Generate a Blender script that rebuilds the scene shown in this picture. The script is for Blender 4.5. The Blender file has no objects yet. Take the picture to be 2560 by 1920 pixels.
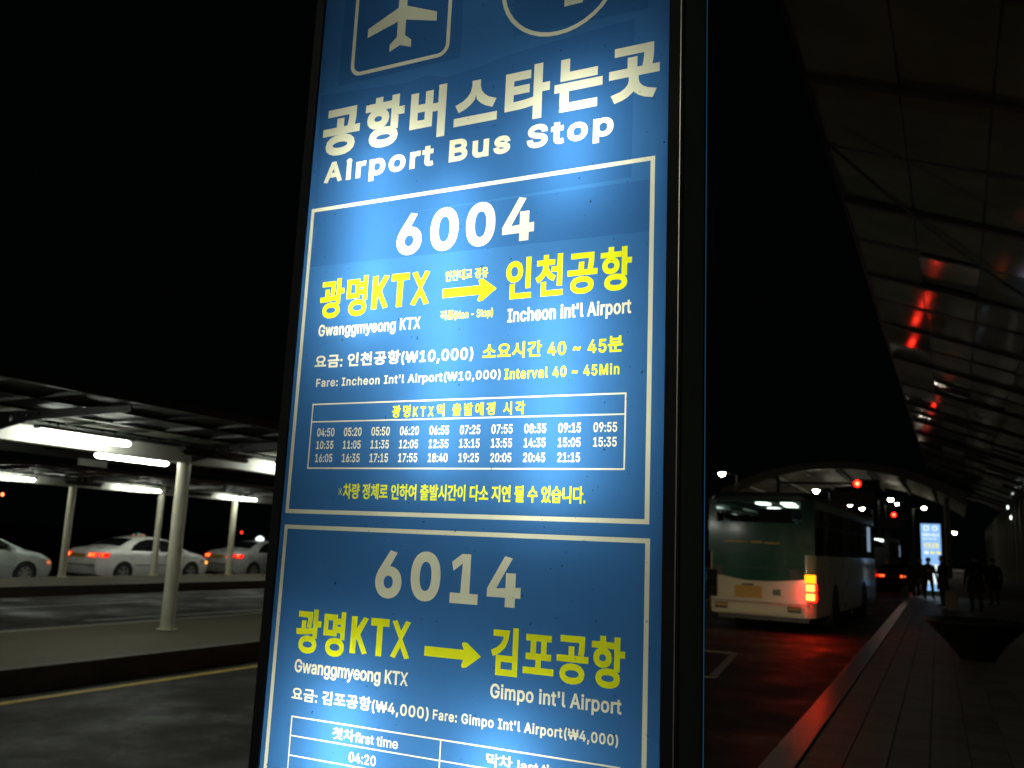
import bpy, bmesh, math, random
import numpy as np
from mathutils import Vector, Matrix
from mathutils.geometry import delaunay_2d_cdt

random.seed(7)
rng = np.random.default_rng(11)
S = bpy.context.scene
COL = S.collection
PI = math.pi

# ------------------------------------------------------------------ camera
EYE = 1.72
cam_d = bpy.data.cameras.new("camera")
cam_d.sensor_width = 36.0
cam_d.lens = 31.33
cam_d.clip_start = 0.05
cam_d.clip_end = 2000.0
cam = bpy.data.objects.new("camera", cam_d)
COL.objects.link(cam)
cam.matrix_world = Matrix(((0.89750069, 0.03890767, 0.43929341, 0.0),
                           (0.43887003, -0.17687515, -0.88097008, 0.0),
                           (0.04342359, 0.98346397, -0.17582098, EYE),
                           (0.0, 0.0, 0.0, 1.0)))
S.camera = cam
cam_d.dof.use_dof = True          # focused on the pylon, the far things a little soft
cam_d.dof.focus_distance = 1.70
cam_d.dof.aperture_fstop = 6.0

# ------------------------------------------------------------------ night sky, exposure
W = bpy.data.worlds.new("World")
S.world = W
W.use_nodes = True
bg = W.node_tree.nodes["Background"]
bg.inputs[0].default_value = (0.55, 0.75, 1.0, 1)
bg.inputs[1].default_value = 0.0007
S.view_settings.view_transform = 'Standard'
S.view_settings.look = 'None'
S.view_settings.exposure = 0.0
S.view_settings.gamma = 1.0
S.cycles.use_denoising = True
S.cycles.max_bounces = 8
S.cycles.diffuse_bounces = 4
S.cycles.glossy_bounces = 3
S.cycles.transmission_bounces = 5
S.cycles.transparent_max_bounces = 8
S.cycles.sample_clamp_indirect = 3.0
S.cycles.caustics_reflective = False
S.cycles.caustics_refractive = False


# ------------------------------------------------------------------ materials
def nodes_of(name):
    m = bpy.data.materials.new(name)
    m.use_nodes = True
    return m, m.node_tree.nodes, m.node_tree.links


def mat(name, col, rough=0.6, metal=0.0, var=0.25, scale=6.0, bump=0.0, rvar=0.1, spec=0.5, coat=0.0, bscale=None, fine=None):
    """Principled surface whose colour and gloss are broken up by noise."""
    m, N, L = nodes_of(name)
    b = N["Principled BSDF"]
    b.inputs["Metallic"].default_value = metal
    b.inputs["Specular IOR Level"].default_value = spec
    b.inputs["Coat Weight"].default_value = coat
    b.inputs["Coat Roughness"].default_value = 0.08
    tc = N.new("ShaderNodeTexCoord")
    n = N.new("ShaderNodeTexNoise")
    n.inputs["Scale"].default_value = scale
    n.inputs["Detail"].default_value = 8
    n.inputs["Roughness"].default_value = 0.65
    L.new(tc.outputs["Object"], n.inputs["Vector"])
    mr = N.new("ShaderNodeMapRange")
    mr.inputs["From Min"].default_value = 0.3
    mr.inputs["From Max"].default_value = 0.7
    mr.inputs["To Min"].default_value = 1 - var
    mr.inputs["To Max"].default_value = 1 + var
    L.new(n.outputs["Fac"], mr.inputs["Value"])
    v = N.new("ShaderNodeVectorMath")
    v.operation = 'SCALE'
    v.inputs[0].default_value = col
    if fine:
        n2 = N.new("ShaderNodeTexNoise")
        n2.inputs["Scale"].default_value = fine
        n2.inputs["Detail"].default_value = 3
        L.new(tc.outputs["Object"], n2.inputs["Vector"])
        mr2 = N.new("ShaderNodeMapRange")
        mr2.inputs["From Min"].default_value = 0.35
        mr2.inputs["From Max"].default_value = 0.65
        mr2.inputs["To Min"].default_value = 0.6
        mr2.inputs["To Max"].default_value = 1.4
        L.new(n2.outputs["Fac"], mr2.inputs["Value"])
        mm = N.new("ShaderNodeMath")
        mm.operation = 'MULTIPLY'
        L.new(mr.outputs[0], mm.inputs[0])
        L.new(mr2.outputs[0], mm.inputs[1])
        L.new(mm.outputs[0], v.inputs["Scale"])
    else:
        L.new(mr.outputs[0], v.inputs["Scale"])
    L.new(v.outputs[0], b.inputs["Base Color"])
    r = N.new("ShaderNodeMapRange")
    r.inputs["From Min"].default_value = 0.3
    r.inputs["From Max"].default_value = 0.7
    r.inputs["To Min"].default_value = max(0.02, rough - rvar)
    r.inputs["To Max"].default_value = min(1.0, rough + rvar)
    L.new(n.outputs["Fac"], r.inputs["Value"])
    L.new(r.outputs[0], b.inputs["Roughness"])
    if bump > 0:
        nb = N.new("ShaderNodeTexNoise")
        nb.inputs["Scale"].default_value = bscale or scale * 6
        nb.inputs["Detail"].default_value = 6
        L.new(tc.outputs["Object"], nb.inputs["Vector"])
        bp = N.new("ShaderNodeBump")
        bp.inputs["Strength"].default_value = bump
        bp.inputs["Distance"].default_value = 0.02
        L.new(nb.outputs["Fac"], bp.inputs["Height"])
        L.new(bp.outputs[0], b.inputs["Normal"])
    return m


def emit(name, col, strength):
    m, N, L = nodes_of(name)
    N.clear()
    e = N.new("ShaderNodeEmission")
    e.inputs[0].default_value = (*col, 1)
    e.inputs[1].default_value = strength
    o = N.new("ShaderNodeOutputMaterial")
    L.new(e.outputs[0], o.inputs[0])
    return m


def film(name, col, var=0.06, gloss=0.0):
    """Printed translucent film lit from behind."""
    m, N, L = nodes_of(name)
    N.clear()
    tc = N.new("ShaderNodeTexCoord")
    n = N.new("ShaderNodeTexNoise")
    n.inputs["Scale"].default_value = 9
    n.inputs["Detail"].default_value = 6
    L.new(tc.outputs["Object"], n.inputs["Vector"])
    mr = N.new("ShaderNodeMapRange")
    mr.inputs["To Min"].default_value = 1 - var
    mr.inputs["To Max"].default_value = 1 + var
    L.new(n.outputs["Fac"], mr.inputs["Value"])
    # small specks of dirt stuck to the film
    d = N.new("ShaderNodeTexNoise")
    d.inputs["Scale"].default_value = 105
    d.inputs["Detail"].default_value = 2
    L.new(tc.outputs["Object"], d.inputs["Vector"])
    dr = N.new("ShaderNodeMapRange")
    dr.inputs["From Min"].default_value = 0.728
    dr.inputs["From Max"].default_value = 0.765
    dr.inputs["To Min"].default_value = 1.0
    dr.inputs["To Max"].default_value = 0.35
    L.new(d.outputs["Fac"], dr.inputs["Value"])
    mm = N.new("ShaderNodeMath")
    mm.operation = 'MULTIPLY'
    L.new(mr.outputs[0], mm.inputs[0])
    L.new(dr.outputs[0], mm.inputs[1])
    v = N.new("ShaderNodeVectorMath")
    v.operation = 'SCALE'
    v.inputs[0].default_value = col
    L.new(mm.outputs[0], v.inputs["Scale"])
    t = N.new("ShaderNodeBsdfTranslucent")
    L.new(v.outputs[0], t.inputs[0])
    g = N.new("ShaderNodeBsdfGlossy")
    g.inputs["Roughness"].default_value = 0.2
    mx = N.new("ShaderNodeMixShader")
    mx.inputs[0].default_value = gloss
    L.new(t.outputs[0], mx.inputs[1])
    L.new(g.outputs[0], mx.inputs[2])
    o = N.new("ShaderNodeOutputMaterial")
    L.new(mx.outputs[0], o.inputs[0])
    return m


def glass(name, tint=(0.5, 0.55, 0.55), rough=0.03, refl=0.12):
    m, N, L = nodes_of(name)
    N.clear()
    t = N.new("ShaderNodeBsdfTransparent")
    t.inputs[0].default_value = (*tint, 1)
    g = N.new("ShaderNodeBsdfGlossy")
    g.inputs["Roughness"].default_value = rough
    fr = N.new("ShaderNodeLayerWeight")
    fr.inputs[0].default_value = refl
    mx = N.new("ShaderNodeMixShader")
    L.new(fr.outputs["Fresnel"], mx.inputs[0])
    L.new(t.outputs[0], mx.inputs[1])
    L.new(g.outputs[0], mx.inputs[2])
    o = N.new("ShaderNodeOutputMaterial")
    L.new(mx.outputs[0], o.inputs[0])
    return m


M = {
    'asphalt': mat('asphalt', (0.024, 0.025, 0.021), 0.62, var=0.45, scale=0.8, bump=0.7, bscale=70, rvar=0.34, fine=60, spec=0.28),
    'kerb': mat('kerb_granite', (0.22, 0.215, 0.19), 0.34, var=0.2, scale=5, bump=0.12, bscale=45, rvar=0.05, fine=90, spec=0.7),
    'paver': mat('paver_concrete', (0.20, 0.195, 0.165), 0.55, var=0.25, scale=2.3, bump=0.4, bscale=70, fine=120),
    'paver2': mat('paver_concrete_dark', (0.145, 0.14, 0.12), 0.5, var=0.25, scale=2.3, bump=0.4, bscale=70, fine=120),
    'joint': mat('joint_mortar', (0.05, 0.048, 0.04), 0.9),
    'island': mat('island_paving', (0.085, 0.076, 0.042), 0.75, var=0.25, scale=1.1, bump=0.3, bscale=40, fine=50),
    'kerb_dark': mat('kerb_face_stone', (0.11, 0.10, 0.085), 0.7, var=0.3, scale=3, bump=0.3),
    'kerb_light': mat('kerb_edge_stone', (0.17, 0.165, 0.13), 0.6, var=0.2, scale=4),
    'yellow_paint': mat('yellow_road_paint', (0.55, 0.38, 0.05), 0.6, var=0.35, scale=7),
    'white_paint': mat('white_road_paint', (0.30, 0.30, 0.26), 0.55, var=0.45, scale=5),
    'post': mat('painted_steel_post', (0.78, 0.75, 0.60), 0.35, var=0.14, scale=3, rvar=0.1, bump=0.05),
    'beam': mat('white_beam', (0.72, 0.72, 0.66), 0.5, var=0.1, scale=2),
    'dark_steel': mat('dark_steel', (0.016, 0.018, 0.018), 0.45, var=0.3, scale=4),
    'rib': mat('canopy_rib', (0.055, 0.06, 0.055), 0.4, var=0.2, scale=3),
    'roof_glass': mat('canopy_dark_pane', (0.012, 0.014, 0.014), 0.6, var=0.3, scale=2, spec=0.3),
    'roof_white': mat('canopy_white_pane', (0.52, 0.54, 0.5), 0.5, var=0.12, scale=2),
    'alu': mat('anodised_frame', (0.28, 0.33, 0.25), 0.7, metal=0.0, var=0.2, scale=5, spec=0.4),
    'alu_dark': mat('dark_bezel', (0.008, 0.011, 0.018), 0.75, var=0.2),
    'box_white': mat('lightbox_white', (0.27, 0.28, 0.28), 0.8, var=0.05),
    'box_grey': mat('lightbox_side', (0.03, 0.035, 0.04), 0.8, var=0.05),
    'housing': mat('lamp_housing', (0.05, 0.052, 0.05), 0.5, var=0.2),
    'tube_off': mat('unlit_tube', (0.03, 0.032, 0.03), 0.35, var=0.1),
    'soffit': mat('soffit_panel', (0.24, 0.29, 0.23), 0.11, var=0.2, scale=0.7, rvar=0.05, spec=0.6),
    'soffit_beam': mat('soffit_purlin', (0.015, 0.015, 0.014), 0.5, var=0.2),
    'white_car': mat('white_car_paint', (0.80, 0.80, 0.77), 0.28, var=0.04, scale=2, coat=0.5, rvar=0.04),
    'silver_car': mat('silver_car_paint', (0.55, 0.56, 0.56), 0.28, metal=0.15, var=0.05, scale=2, coat=0.5, rvar=0.04),
    'green_silver': mat('pale_silver_paint', (0.50, 0.56, 0.53), 0.3, metal=0.1, var=0.06, scale=2, coat=0.4, rvar=0.04),
    'black_glass': mat('black_car_glass', (0.008, 0.009, 0.010), 0.06, var=0.2, rvar=0.02),
    'tyre': mat('tyre_rubber', (0.015, 0.015, 0.015), 0.85, var=0.2, scale=12),
    'rim': mat('alloy_rim', (0.50, 0.50, 0.45), 0.35, metal=0.5, var=0.1),
    'black': mat('black_plastic', (0.012, 0.012, 0.013), 0.5, var=0.2),
    'plate': mat('yellow_plate', (0.45, 0.25, 0.02), 0.5, var=0.1),
    'bus_green': mat('bus_green_paint', (0.004, 0.075, 0.050), 0.16, var=0.15, scale=1.2, coat=0.6, rvar=0.05),
    'bus_beige': mat('bus_beige_paint', (0.56, 0.50, 0.37), 0.3, var=0.08, scale=1.5, coat=0.3, rvar=0.06),
    'bus_roof': mat('bus_roof_paint', (0.025, 0.05, 0.035), 0.35, var=0.2),
    'bus_inside': mat('bus_inside_panel', (0.16, 0.19, 0.18), 0.6, var=0.15),
    'seat': mat('bus_seat', (0.03, 0.04, 0.06), 0.8, var=0.2),
    'coat': mat('dark_coat', (0.012, 0.012, 0.014), 0.85, var=0.3, scale=9, bump=0.3),
    'coat2': mat('dark_brown_coat', (0.022, 0.016, 0.012), 0.85, var=0.3, scale=9, bump=0.3),
    'hair': mat('black_hair', (0.006, 0.005, 0.005), 0.5, var=0.3, scale=30),
    'skin': mat('skin', (0.30, 0.19, 0.13), 0.55, var=0.08),
    'bag': mat('pale_bag', (0.16, 0.13, 0.09), 0.7, var=0.2, scale=9),
    'bag_dark': mat('dark_bag', (0.02, 0.02, 0.022), 0.7, var=0.2, scale=9),
    'planter': mat('dark_planter', (0.010, 0.010, 0.010), 0.6, var=0.3, scale=5, bump=0.2),
    'soil': mat('planter_soil', (0.012, 0.010, 0.008), 0.95, var=0.4, scale=20, bump=0.5),
    'arch': mat('arch_membrane', (0.22, 0.20, 0.155), 0.6, var=0.15, scale=0.5),
    'facade': mat('facade_fin', (0.22, 0.24, 0.18), 0.4, var=0.2, scale=0.8),
    'facade_glass': mat('facade_glass', (0.02, 0.024, 0.022), 0.12, var=0.3, scale=0.4),
    'sign_back': mat('sign_board_grey', (0.10, 0.08, 0.10), 0.6, var=0.2),
    'glass': glass('clear_glass', (0.62, 0.68, 0.66), 0.02, 0.25),
    'tint_glass': glass('tinted_bus_glass', (0.30, 0.34, 0.32), 0.03, 0.3),
    'film_blue': film('blue_film', (0.043, 0.146, 0.320), var=0.10),
    'film_blue2': film('blue_film_doubled', (0.034, 0.120, 0.276), var=0.10),
    'film_white': film("cream_film", (0.80, 0.75, 0.50)),
    'film_yellow': film('yellow_film', (0.80, 0.79, 0.015)),
    'tube': emit('fluorescent_tube', (0.95, 1.0, 0.86), 38.0),
    'sign_tube': emit('sign_tube', (0.92, 1.0, 0.99), 23.0),
    'street': emit('street_lamp_lens', (1.0, 0.93, 0.72), 60.0),
    'signal_red': emit('signal_red', (1.0, 0.002, 0.001), 22.0),
    'signal_core': emit('signal_core', (1.0, 0.20, 0.08), 5.0),
    'tail_red': emit('tail_red', (1.0, 0.010, 0.004), 1.4),
    'tail_core': emit('tail_core', (1.0, 0.20, 0.04), 3.2),
    'bus_red': emit('bus_tail_red', (1.0, 0.0012, 0.0005), 85.0),
    'bus_core': emit('bus_tail_core', (1.0, 0.26, 0.04), 5.5),
    'bus_amber': emit('bus_amber', (1.0, 0.36, 0.008), 2.4),
    'side_red': emit('bus_side_lens', (1.0, 0.004, 0.001), 6.0),
    'tail_off': mat('unlit_red_lens', (0.12, 0.008, 0.006), 0.2),
    'marker_red': emit('marker_red', (1.0, 0.04, 0.02), 2.5),
    'amber': emit('amber_lamp', (1.0, 0.35, 0.05), 3.0),
    'amber_dim': emit('amber_dim', (1.0, 0.25, 0.06), 0.9),
    'bus_light': emit('bus_ceiling_lamp', (0.92, 1.0, 0.88), 9.0),
    'bus_sign': emit('bus_door_display', (0.55, 0.75, 1.0), 0.35),
    'lamp_cap': emit('taxi_lamp_lit', (0.80, 0.95, 1.0), 2.4),
    'lamp_teal': mat('taxi_lamp_teal', (0.03, 0.22, 0.26), 0.3, var=0.05),
    'lamp_orange': emit('taxi_lamp_orange', (1.0, 0.42, 0.22), 0.55),
    'white_small': emit('small_white_lamp', (0.9, 1.0, 0.95), 3.0),
    'sign_tube_low': emit('sign_tube_low', (0.92, 1.0, 0.99), 33.0),
    'leak': emit('rear_face_light_leak', (0.02, 0.12, 0.24), 0.35),
}


# ------------------------------------------------------------------ object helpers
def tag(o, label=None, cat=None, group=None, kind=None):
    if label:
        o['label'] = label
    if cat:
        o['category'] = cat
    if group:
        o['group'] = group
    if kind:
        o['kind'] = kind
    return o


def empty(name, loc=(0, 0, 0), rz=0.0, label=None, cat=None, group=None, kind=None):
    o = bpy.data.objects.new(name, None)
    o.empty_display_size = 0.2
    o.location = loc
    o.rotation_euler = (0, 0, rz)
    COL.objects.link(o)
    return tag(o, label, cat, group, kind)


def link_mesh(name, me, parent=None, loc=(0, 0, 0), rz=0.0):
    o = bpy.data.objects.new(name, me)
    o.location = loc
    o.rotation_euler = (0, 0, rz)
    o.parent = parent
    COL.objects.link(o)
    return o


class MB:
    def __init__(self):
        self.v, self.f, self.m = [], [], []

    def add(self, vs, fs, m=0):
        n = len(self.v)
        self.v += [tuple(v) for v in vs]
        self.f += [tuple(i + n for i in f) for f in fs]
        self.m += [m] * len(fs)
        return self

    def box(self, x0, x1, y0, y1, z0, z1, m=0):
        vs = [(x, y, z) for x in (x0, x1) for y in (y0, y1) for z in (z0, z1)]
        return self.add(vs, [(0, 1, 3, 2), (4, 6, 7, 5), (0, 4, 5, 1), (2, 3, 7, 6), (0, 2, 6, 4), (1, 5, 7, 3)], m)

    def bar(self, a, b, w, h, m=0, up=(0, 0, 1)):
        a, b = Vector(a), Vector(b)
        d = (b - a).normalized()
        s = d.cross(Vector(up))
        if s.length < 1e-4:
            s = d.cross(Vector((1, 0, 0)))
        s.normalize()
        u = s.cross(d).normalized()
        vs = [p + s * sx * w / 2 + u * su * h / 2 for p in (a, b) for sx, su in ((-1, -1), (1, -1), (1, 1), (-1, 1))]
        return self.add(vs, [(3, 2, 1, 0), (4, 5, 6, 7), (0, 1, 5, 4), (1, 2, 6, 5), (2, 3, 7, 6), (3, 0, 4, 7)], m)

    def tube(self, a, b, r0, r1=None, n=14, m=0, caps=True):
        r1 = r0 if r1 is None else r1
        a, b = Vector(a), Vector(b)
        d = (b - a).normalized()
        s = d.orthogonal().normalized()
        u = d.cross(s)
        vs = []
        for p, r in ((a, r0), (b, r1)):
            for i in range(n):
                t = 2 * PI * i / n
                vs.append(p + (s * math.cos(t) + u * math.sin(t)) * r)
        fs = [(i, (i + 1) % n, n + (i + 1) % n, n + i) for i in range(n)]
        if caps:
            fs += [tuple(range(n - 1, -1, -1)), tuple(range(n, 2 * n))]
        return self.add(vs, fs, m)

    def lathe(self, prof, c=(0, 0, 0), n=24, m=0, axis='z', closed=False):
        vs = []
        k = len(prof)
        for i in range(n):
            t = 2 * PI * i / n
            for r, h in prof:
                if axis == 'z':
                    vs.append((c[0] + r * math.cos(t), c[1] + r * math.sin(t), c[2] + h))
                elif axis == 'x':
                    vs.append((c[0] + h, c[1] + r * math.cos(t), c[2] + r * math.sin(t)))
                else:
                    vs.append((c[0] + r * math.cos(t), c[1] + h, c[2] + r * math.sin(t)))
        fs = []
        for i in range(n):
            j = (i + 1) % n
            for q in range(k if closed else k - 1):
                q2 = (q + 1) % k
                fs.append((i * k + q, j * k + q, j * k + q2, i * k + q2))
        return self.add(vs, fs, m)

    def grid(self, P, m=0):
        """P: rows of points"""
        r, c = len(P), len(P[0])
        vs = [p for row in P for p in row]
        fs = [(i * c + j, i * c + j + 1, (i + 1) * c + j + 1, (i + 1) * c + j) for i in range(r - 1) for j in range(c - 1)]
        return self.add(vs, fs, m)

    def build(self, name, mats, parent=None, loc=(0, 0, 0), rz=0.0, smooth=None, bevel=0.0):
        me = bpy.data.meshes.new(name)
        me.from_pydata(self.v, [], self.f)
        if not isinstance(mats, (list, tuple)):
            mats = [mats]
        for mm in mats:
            me.materials.append(M[mm] if isinstance(mm, str) else mm)
        me.polygons.foreach_set("material_index", self.m)
        bm = bmesh.new()
        bm.from_mesh(me)
        if smooth is not None:
            bmesh.ops.remove_doubles(bm, verts=bm.verts, dist=1e-5)
        bmesh.ops.recalc_face_normals(bm, faces=bm.faces)
        if bevel > 0:
            bmesh.ops.bevel(bm, geom=list(bm.edges), offset=bevel, segments=2, profile=0.5, affect='EDGES', clamp_overlap=True)
        bm.to_mesh(me)
        bm.free()
        if smooth is not None or bevel > 0:
            me.polygons.foreach_set("use_smooth", [True] * len(me.polygons))
            me.set_sharp_from_angle(angle=math.radians(smooth if smooth is not None else 19))
        me.update()
        return link_mesh(name, me, parent, loc, rz)


def copy_tree(o, loc=None, rz=None, label=None, parent=None):
    c = o.copy()
    COL.objects.link(c)
    c.parent = parent
    for ch in list(o.children):
        copy_tree(ch, parent=c)
    if loc is not None:
        c.location = loc
    if rz is not None:
        c.rotation_euler = (0, 0, rz)
    if label:
        c['label'] = label
    return c


# ------------------------------------------------------------------ flat outlines: fill loops with the winding rule
def winding(C, A, B):
    w = np.zeros(len(C), int)
    for i in range(0, len(C), 1500):
        c = C[i:i + 1500]
        up = (A[None, :, 1] <= c[:, None, 1]) & (B[None, :, 1] > c[:, None, 1])
        dn = (A[None, :, 1] > c[:, None, 1]) & (B[None, :, 1] <= c[:, None, 1])
        cr = (B[:, 0] - A[:, 0])[None] * (c[:, None, 1] - A[None, :, 1]) - (c[:, None, 0] - A[None, :, 0]) * (B[:, 1] - A[:, 1])[None]
        w[i:i + 1500] = (up & (cr > 0)).sum(1) - (dn & (cr < 0)).sum(1)
    return w


def loops_edges(loops):
    A = np.concatenate([l for l in loops])
    B = np.concatenate([np.roll(l, -1, 0) for l in loops])
    return A, B


def cdt(loops):
    V, E, n = [], [], 0
    for l in loops:
        k = len(l)
        V += [Vector((float(p[0]), float(p[1]))) for p in l]
        E += [(n + i, n + (i + 1) % k) for i in range(k)]
        n += k
    vs, es, fs, a, b, c = delaunay_2d_cdt(V, E, [], 0, 1e-7)
    P = np.array([v[:] for v in vs])
    T = np.array(fs)
    return P, T


def fatten(loops, w):
    """push every outline outwards by w (bolder letters); the inside is on the left of each edge"""
    out = []
    for l in loops:
        keep = np.linalg.norm(l - np.roll(l, 1, 0), axis=1) > w * .12
        l = l[keep]
        if len(l) < 3:
            continue
        d = np.roll(l, -1, 0) - l
        d = d / np.linalg.norm(d, axis=1)[:, None]
        nrm = np.stack([d[:, 1], -d[:, 0]], 1)
        n1, n2 = np.roll(nrm, 1, 0), nrm
        dot = (n1 * n2).sum(1)
        den = np.where(dot > -0.35, 1 + dot, 1.6)
        out.append(l + (n1 + n2) / den[:, None] * w)
    return out


try:
    FONT = bpy.data.fonts.load(bpy.utils.resource_path('LOCAL') + '/datafiles/fonts/Inter.woff2')
except Exception:
    FONT = None


def raw_loops(s, font, space):
    c = bpy.data.curves.new('t', 'FONT')
    c.body = s
    c.fill_mode = 'NONE'
    c.space_character = space
    c.resolution_u = 4
    if font:
        c.font = font
    o = bpy.data.objects.new('t', c)
    COL.objects.link(o)
    dg = bpy.context.evaluated_depsgraph_get()
    me = bpy.data.meshes.new_from_object(o.evaluated_get(dg))
    V = np.array([v.co[:2] for v in me.vertices])
    E = np.array([e.vertices[:] for e in me.edges])
    bpy.data.objects.remove(o)
    bpy.data.meshes.remove(me)
    bpy.data.curves.remove(c)
    loops, nxt, seen = [], {}, set()
    for a, b in E:
        nxt.setdefault(int(a), int(b))
    for a in range(len(V)):
        if a in seen or a not in nxt:
            continue
        l, q = [], a
        while q not in seen and q in nxt:
            seen.add(q)
            l.append(q)
            q = nxt[q]
        if len(l) > 2:
            loops.append(V[l])
    # inside always lies on the same side of a font's outlines: make it the left one
    big = max(loops, key=lambda l: abs(area(l)))
    if area(big) < 0:
        loops = [l[::-1] for l in loops]
    return loops


def area(l):
    n = np.roll(l, -1, 0)
    return float((l[:, 0] * n[:, 1] - n[:, 0] * l[:, 1]).sum() / 2)


def is_cjk(ch):
    return ord(ch) > 0x1100 and ch != '₩'


def text_loops(s, box, w=0.03, space=1.0):
    """outline loops of a line of lettering, fitted to box = (x0, x1, z0, z1); w = extra weight as a share of the height"""
    runs, cur, kind = [], '', None
    for ch in s:
        k = kind if ch == ' ' else is_cjk(ch)
        if kind is None or k == kind or ch == ' ':
            cur += ch
        else:
            runs.append((cur, kind))
            cur = ch
        kind = k
    runs.append((cur, kind))
    loops, pen = [], 0.0
    for r, k in runs:
        lead = len(r) - len(r.lstrip(' '))
        tail = len(r) - len(r.rstrip(' '))
        r = r.strip(' ')
        ls = raw_loops(r, None if k else FONT, space)
        al = np.concatenate(ls)
        x0 = al[:, 0].min()
        pen += .30 * lead
        fx, fy = (1.0, 1.0) if k or len(set(map(is_cjk, s.replace(' ', '')))) == 1 else (1.22, 1.40)
        ls = [(l - np.array([x0, 0])) * np.array([fx, fy]) + np.array([pen, 0 if fx == 1 else -.05]) for l in ls]
        loops += ls
        al = np.concatenate(ls)
        pen = al[:, 0].max() + .09 * space ** 4 + .30 * tail
    al = np.concatenate(loops)
    mn, mx = al.min(0), al.max(0)
    x0, x1, z0, z1 = box
    ww = w * (z1 - z0)
    sc = np.array([(x1 - x0 - 2 * ww) / (mx[0] - mn[0]), (z1 - z0 - 2 * ww) / (mx[1] - mn[1])])
    loops = [(l - mn) * sc + np.array([x0 + ww, z0 + ww]) for l in loops]
    return fatten(loops, ww) if ww > 0 else loops


def rect_loop(x0, x1, z0, z1):
    return np.array([(x0, z0), (x1, z0), (x1, z1), (x0, z1)], float)


def frame_loops(x0, x1, z0, z1, t):
    return [rect_loop(x0, x1, z0, z1), rect_loop(x0 + t, x1 - t, z0 + t, z1 - t)[::-1]]


def rrect(x0, x1, z0, z1, r, n=6):
    pts = []
    for cx, cz, a0 in ((x1 - r, z0 + r, -90), (x1 - r, z1 - r, 0), (x0 + r, z1 - r, 90), (x0 + r, z0 + r, 180)):
        for i in range(n + 1):
            a = math.radians(a0 + 90 * i / n)
            pts.append((cx + r * math.cos(a), cz + r * math.sin(a)))
    return np.array(pts)


def ring_pts(cx, cz, r, n=40):
    return np.array([(cx + r * math.cos(2 * PI * i / n), cz + r * math.sin(2 * PI * i / n)) for i in range(n)])


def plate(loops, h, plane='xz', at=0.0):
    """extruded flat outline as MB; plane xz at y=at..at+h"""
    P, T = cdt(loops)
    A, B = loops_edges(loops)
    T = T[winding(P[T].mean(1), A, B) != 0]
    mb = MB()
    n = len(P)
    mb.add([(p[0], at, p[1]) for p in P] + [(p[0], at + h, p[1]) for p in P],
           [tuple(t) for t in T] + [tuple(t[::-1] + n) for t in T])
    for l in loops:
        k = len(l)
        mb.add([(p[0], at, p[1]) for p in l] + [(p[0], at + h, p[1]) for p in l],
               [(i, (i + 1) % k, k + (i + 1) % k, k + i) for i in range(k)])
    return mb


# ================================================================== GROUND
ROAD_X0, ROAD_X1 = -8.6, -1.2
MB().box(-400, 400, -120, 900, -0.6, -0.12).build('ground', 'asphalt').__setitem__('kind', 'structure')
tag(MB().box(-8.62, 30, -60, 420, -0.1, 0.0).build('road', 'asphalt'), kind='structure')
tag(MB().box(-19.62, -11.68, -60, 420, -0.1, 0.0).build('road', 'asphalt'), kind='structure')
tag(MB().box(-60, -22.93, -60, 420, -0.11, -0.07).build('taxi_lane', 'asphalt'), kind='structure')

# road markings: thin painted sheets of their own
def mark(x0, x1, y0, y1, m='white_paint', name='road_marking'):
    me = MB().box(x0, x1, y0, y1, 0.0, 0.004)
    o = me.build(name, m)
    return tag(o, kind='structure')


mark(-8.30, -8.17, -10, 60, 'yellow_paint', 'yellow_line')
mark(-17.22, -17.10, 9, 15.5)
mark(-17.22, -17.10, 17.5, 24.0)
mark(-14.30, -14.18, -5, 9.5)
tag(MB().add([(-14.30, 11.6, 0), (-14.16, 11.6, 0), (-13.95, 19.5, 0), (-14.09, 19.5, 0),
              (-14.30, 11.6, 0.004), (-14.16, 11.6, 0.004), (-13.95, 19.5, 0.004), (-14.09, 19.5, 0.004)],
             [(0, 3, 2, 1), (4, 5, 6, 7), (0, 1, 5, 4), (1, 2, 6, 5), (2, 3, 7, 6), (3, 0, 4, 7)]).build('road_marking', 'white_paint'), kind='structure')
# bus bay outline beside the pylon
for a in ((-5.6, -3.15, 12.85, 13.0), (-5.6, -3.55, 16.2, 16.35)):
    mark(*a)
bm_ = MB()
bm_.bar((-3.12, 12.93, 0.002), (-3.53, 16.28, 0.002), 0.12, 0.004)
tag(bm_.build('road_marking', 'white_paint'), kind='structure')


# islands (raised medians between the lanes)
def island(x0, x1, ztop, name='traffic_island'):
    root = empty(name, (0, 0, 0), kind='structure')
    MB().box(x0 + 0.16, x1 - 0.16, -30, 120, 0 - 0.08, ztop - 0.012).build('paving', 'island', root)
    y = -6.0
    while y < 60:
        for xa in (x0, x1 - 0.155):
            b = MB().box(xa, xa + 0.155, y + 0.004, y + 0.996, -0.09, ztop)
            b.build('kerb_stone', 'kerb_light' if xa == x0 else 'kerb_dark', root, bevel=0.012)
        y += 1.0
    for xa in (x0, x1 - 0.155):
        tag(MB().box(xa, xa + 0.155, 60, 120, -0.09, ztop).build('kerb_run', 'kerb_dark', root), kind='stuff')
    # paving slabs one can still tell apart nearest the camera
    return root


isl_a = island(-11.70, -8.60, 0.25)
isl_b = island(-22.95, -19.60, 0.23)

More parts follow.
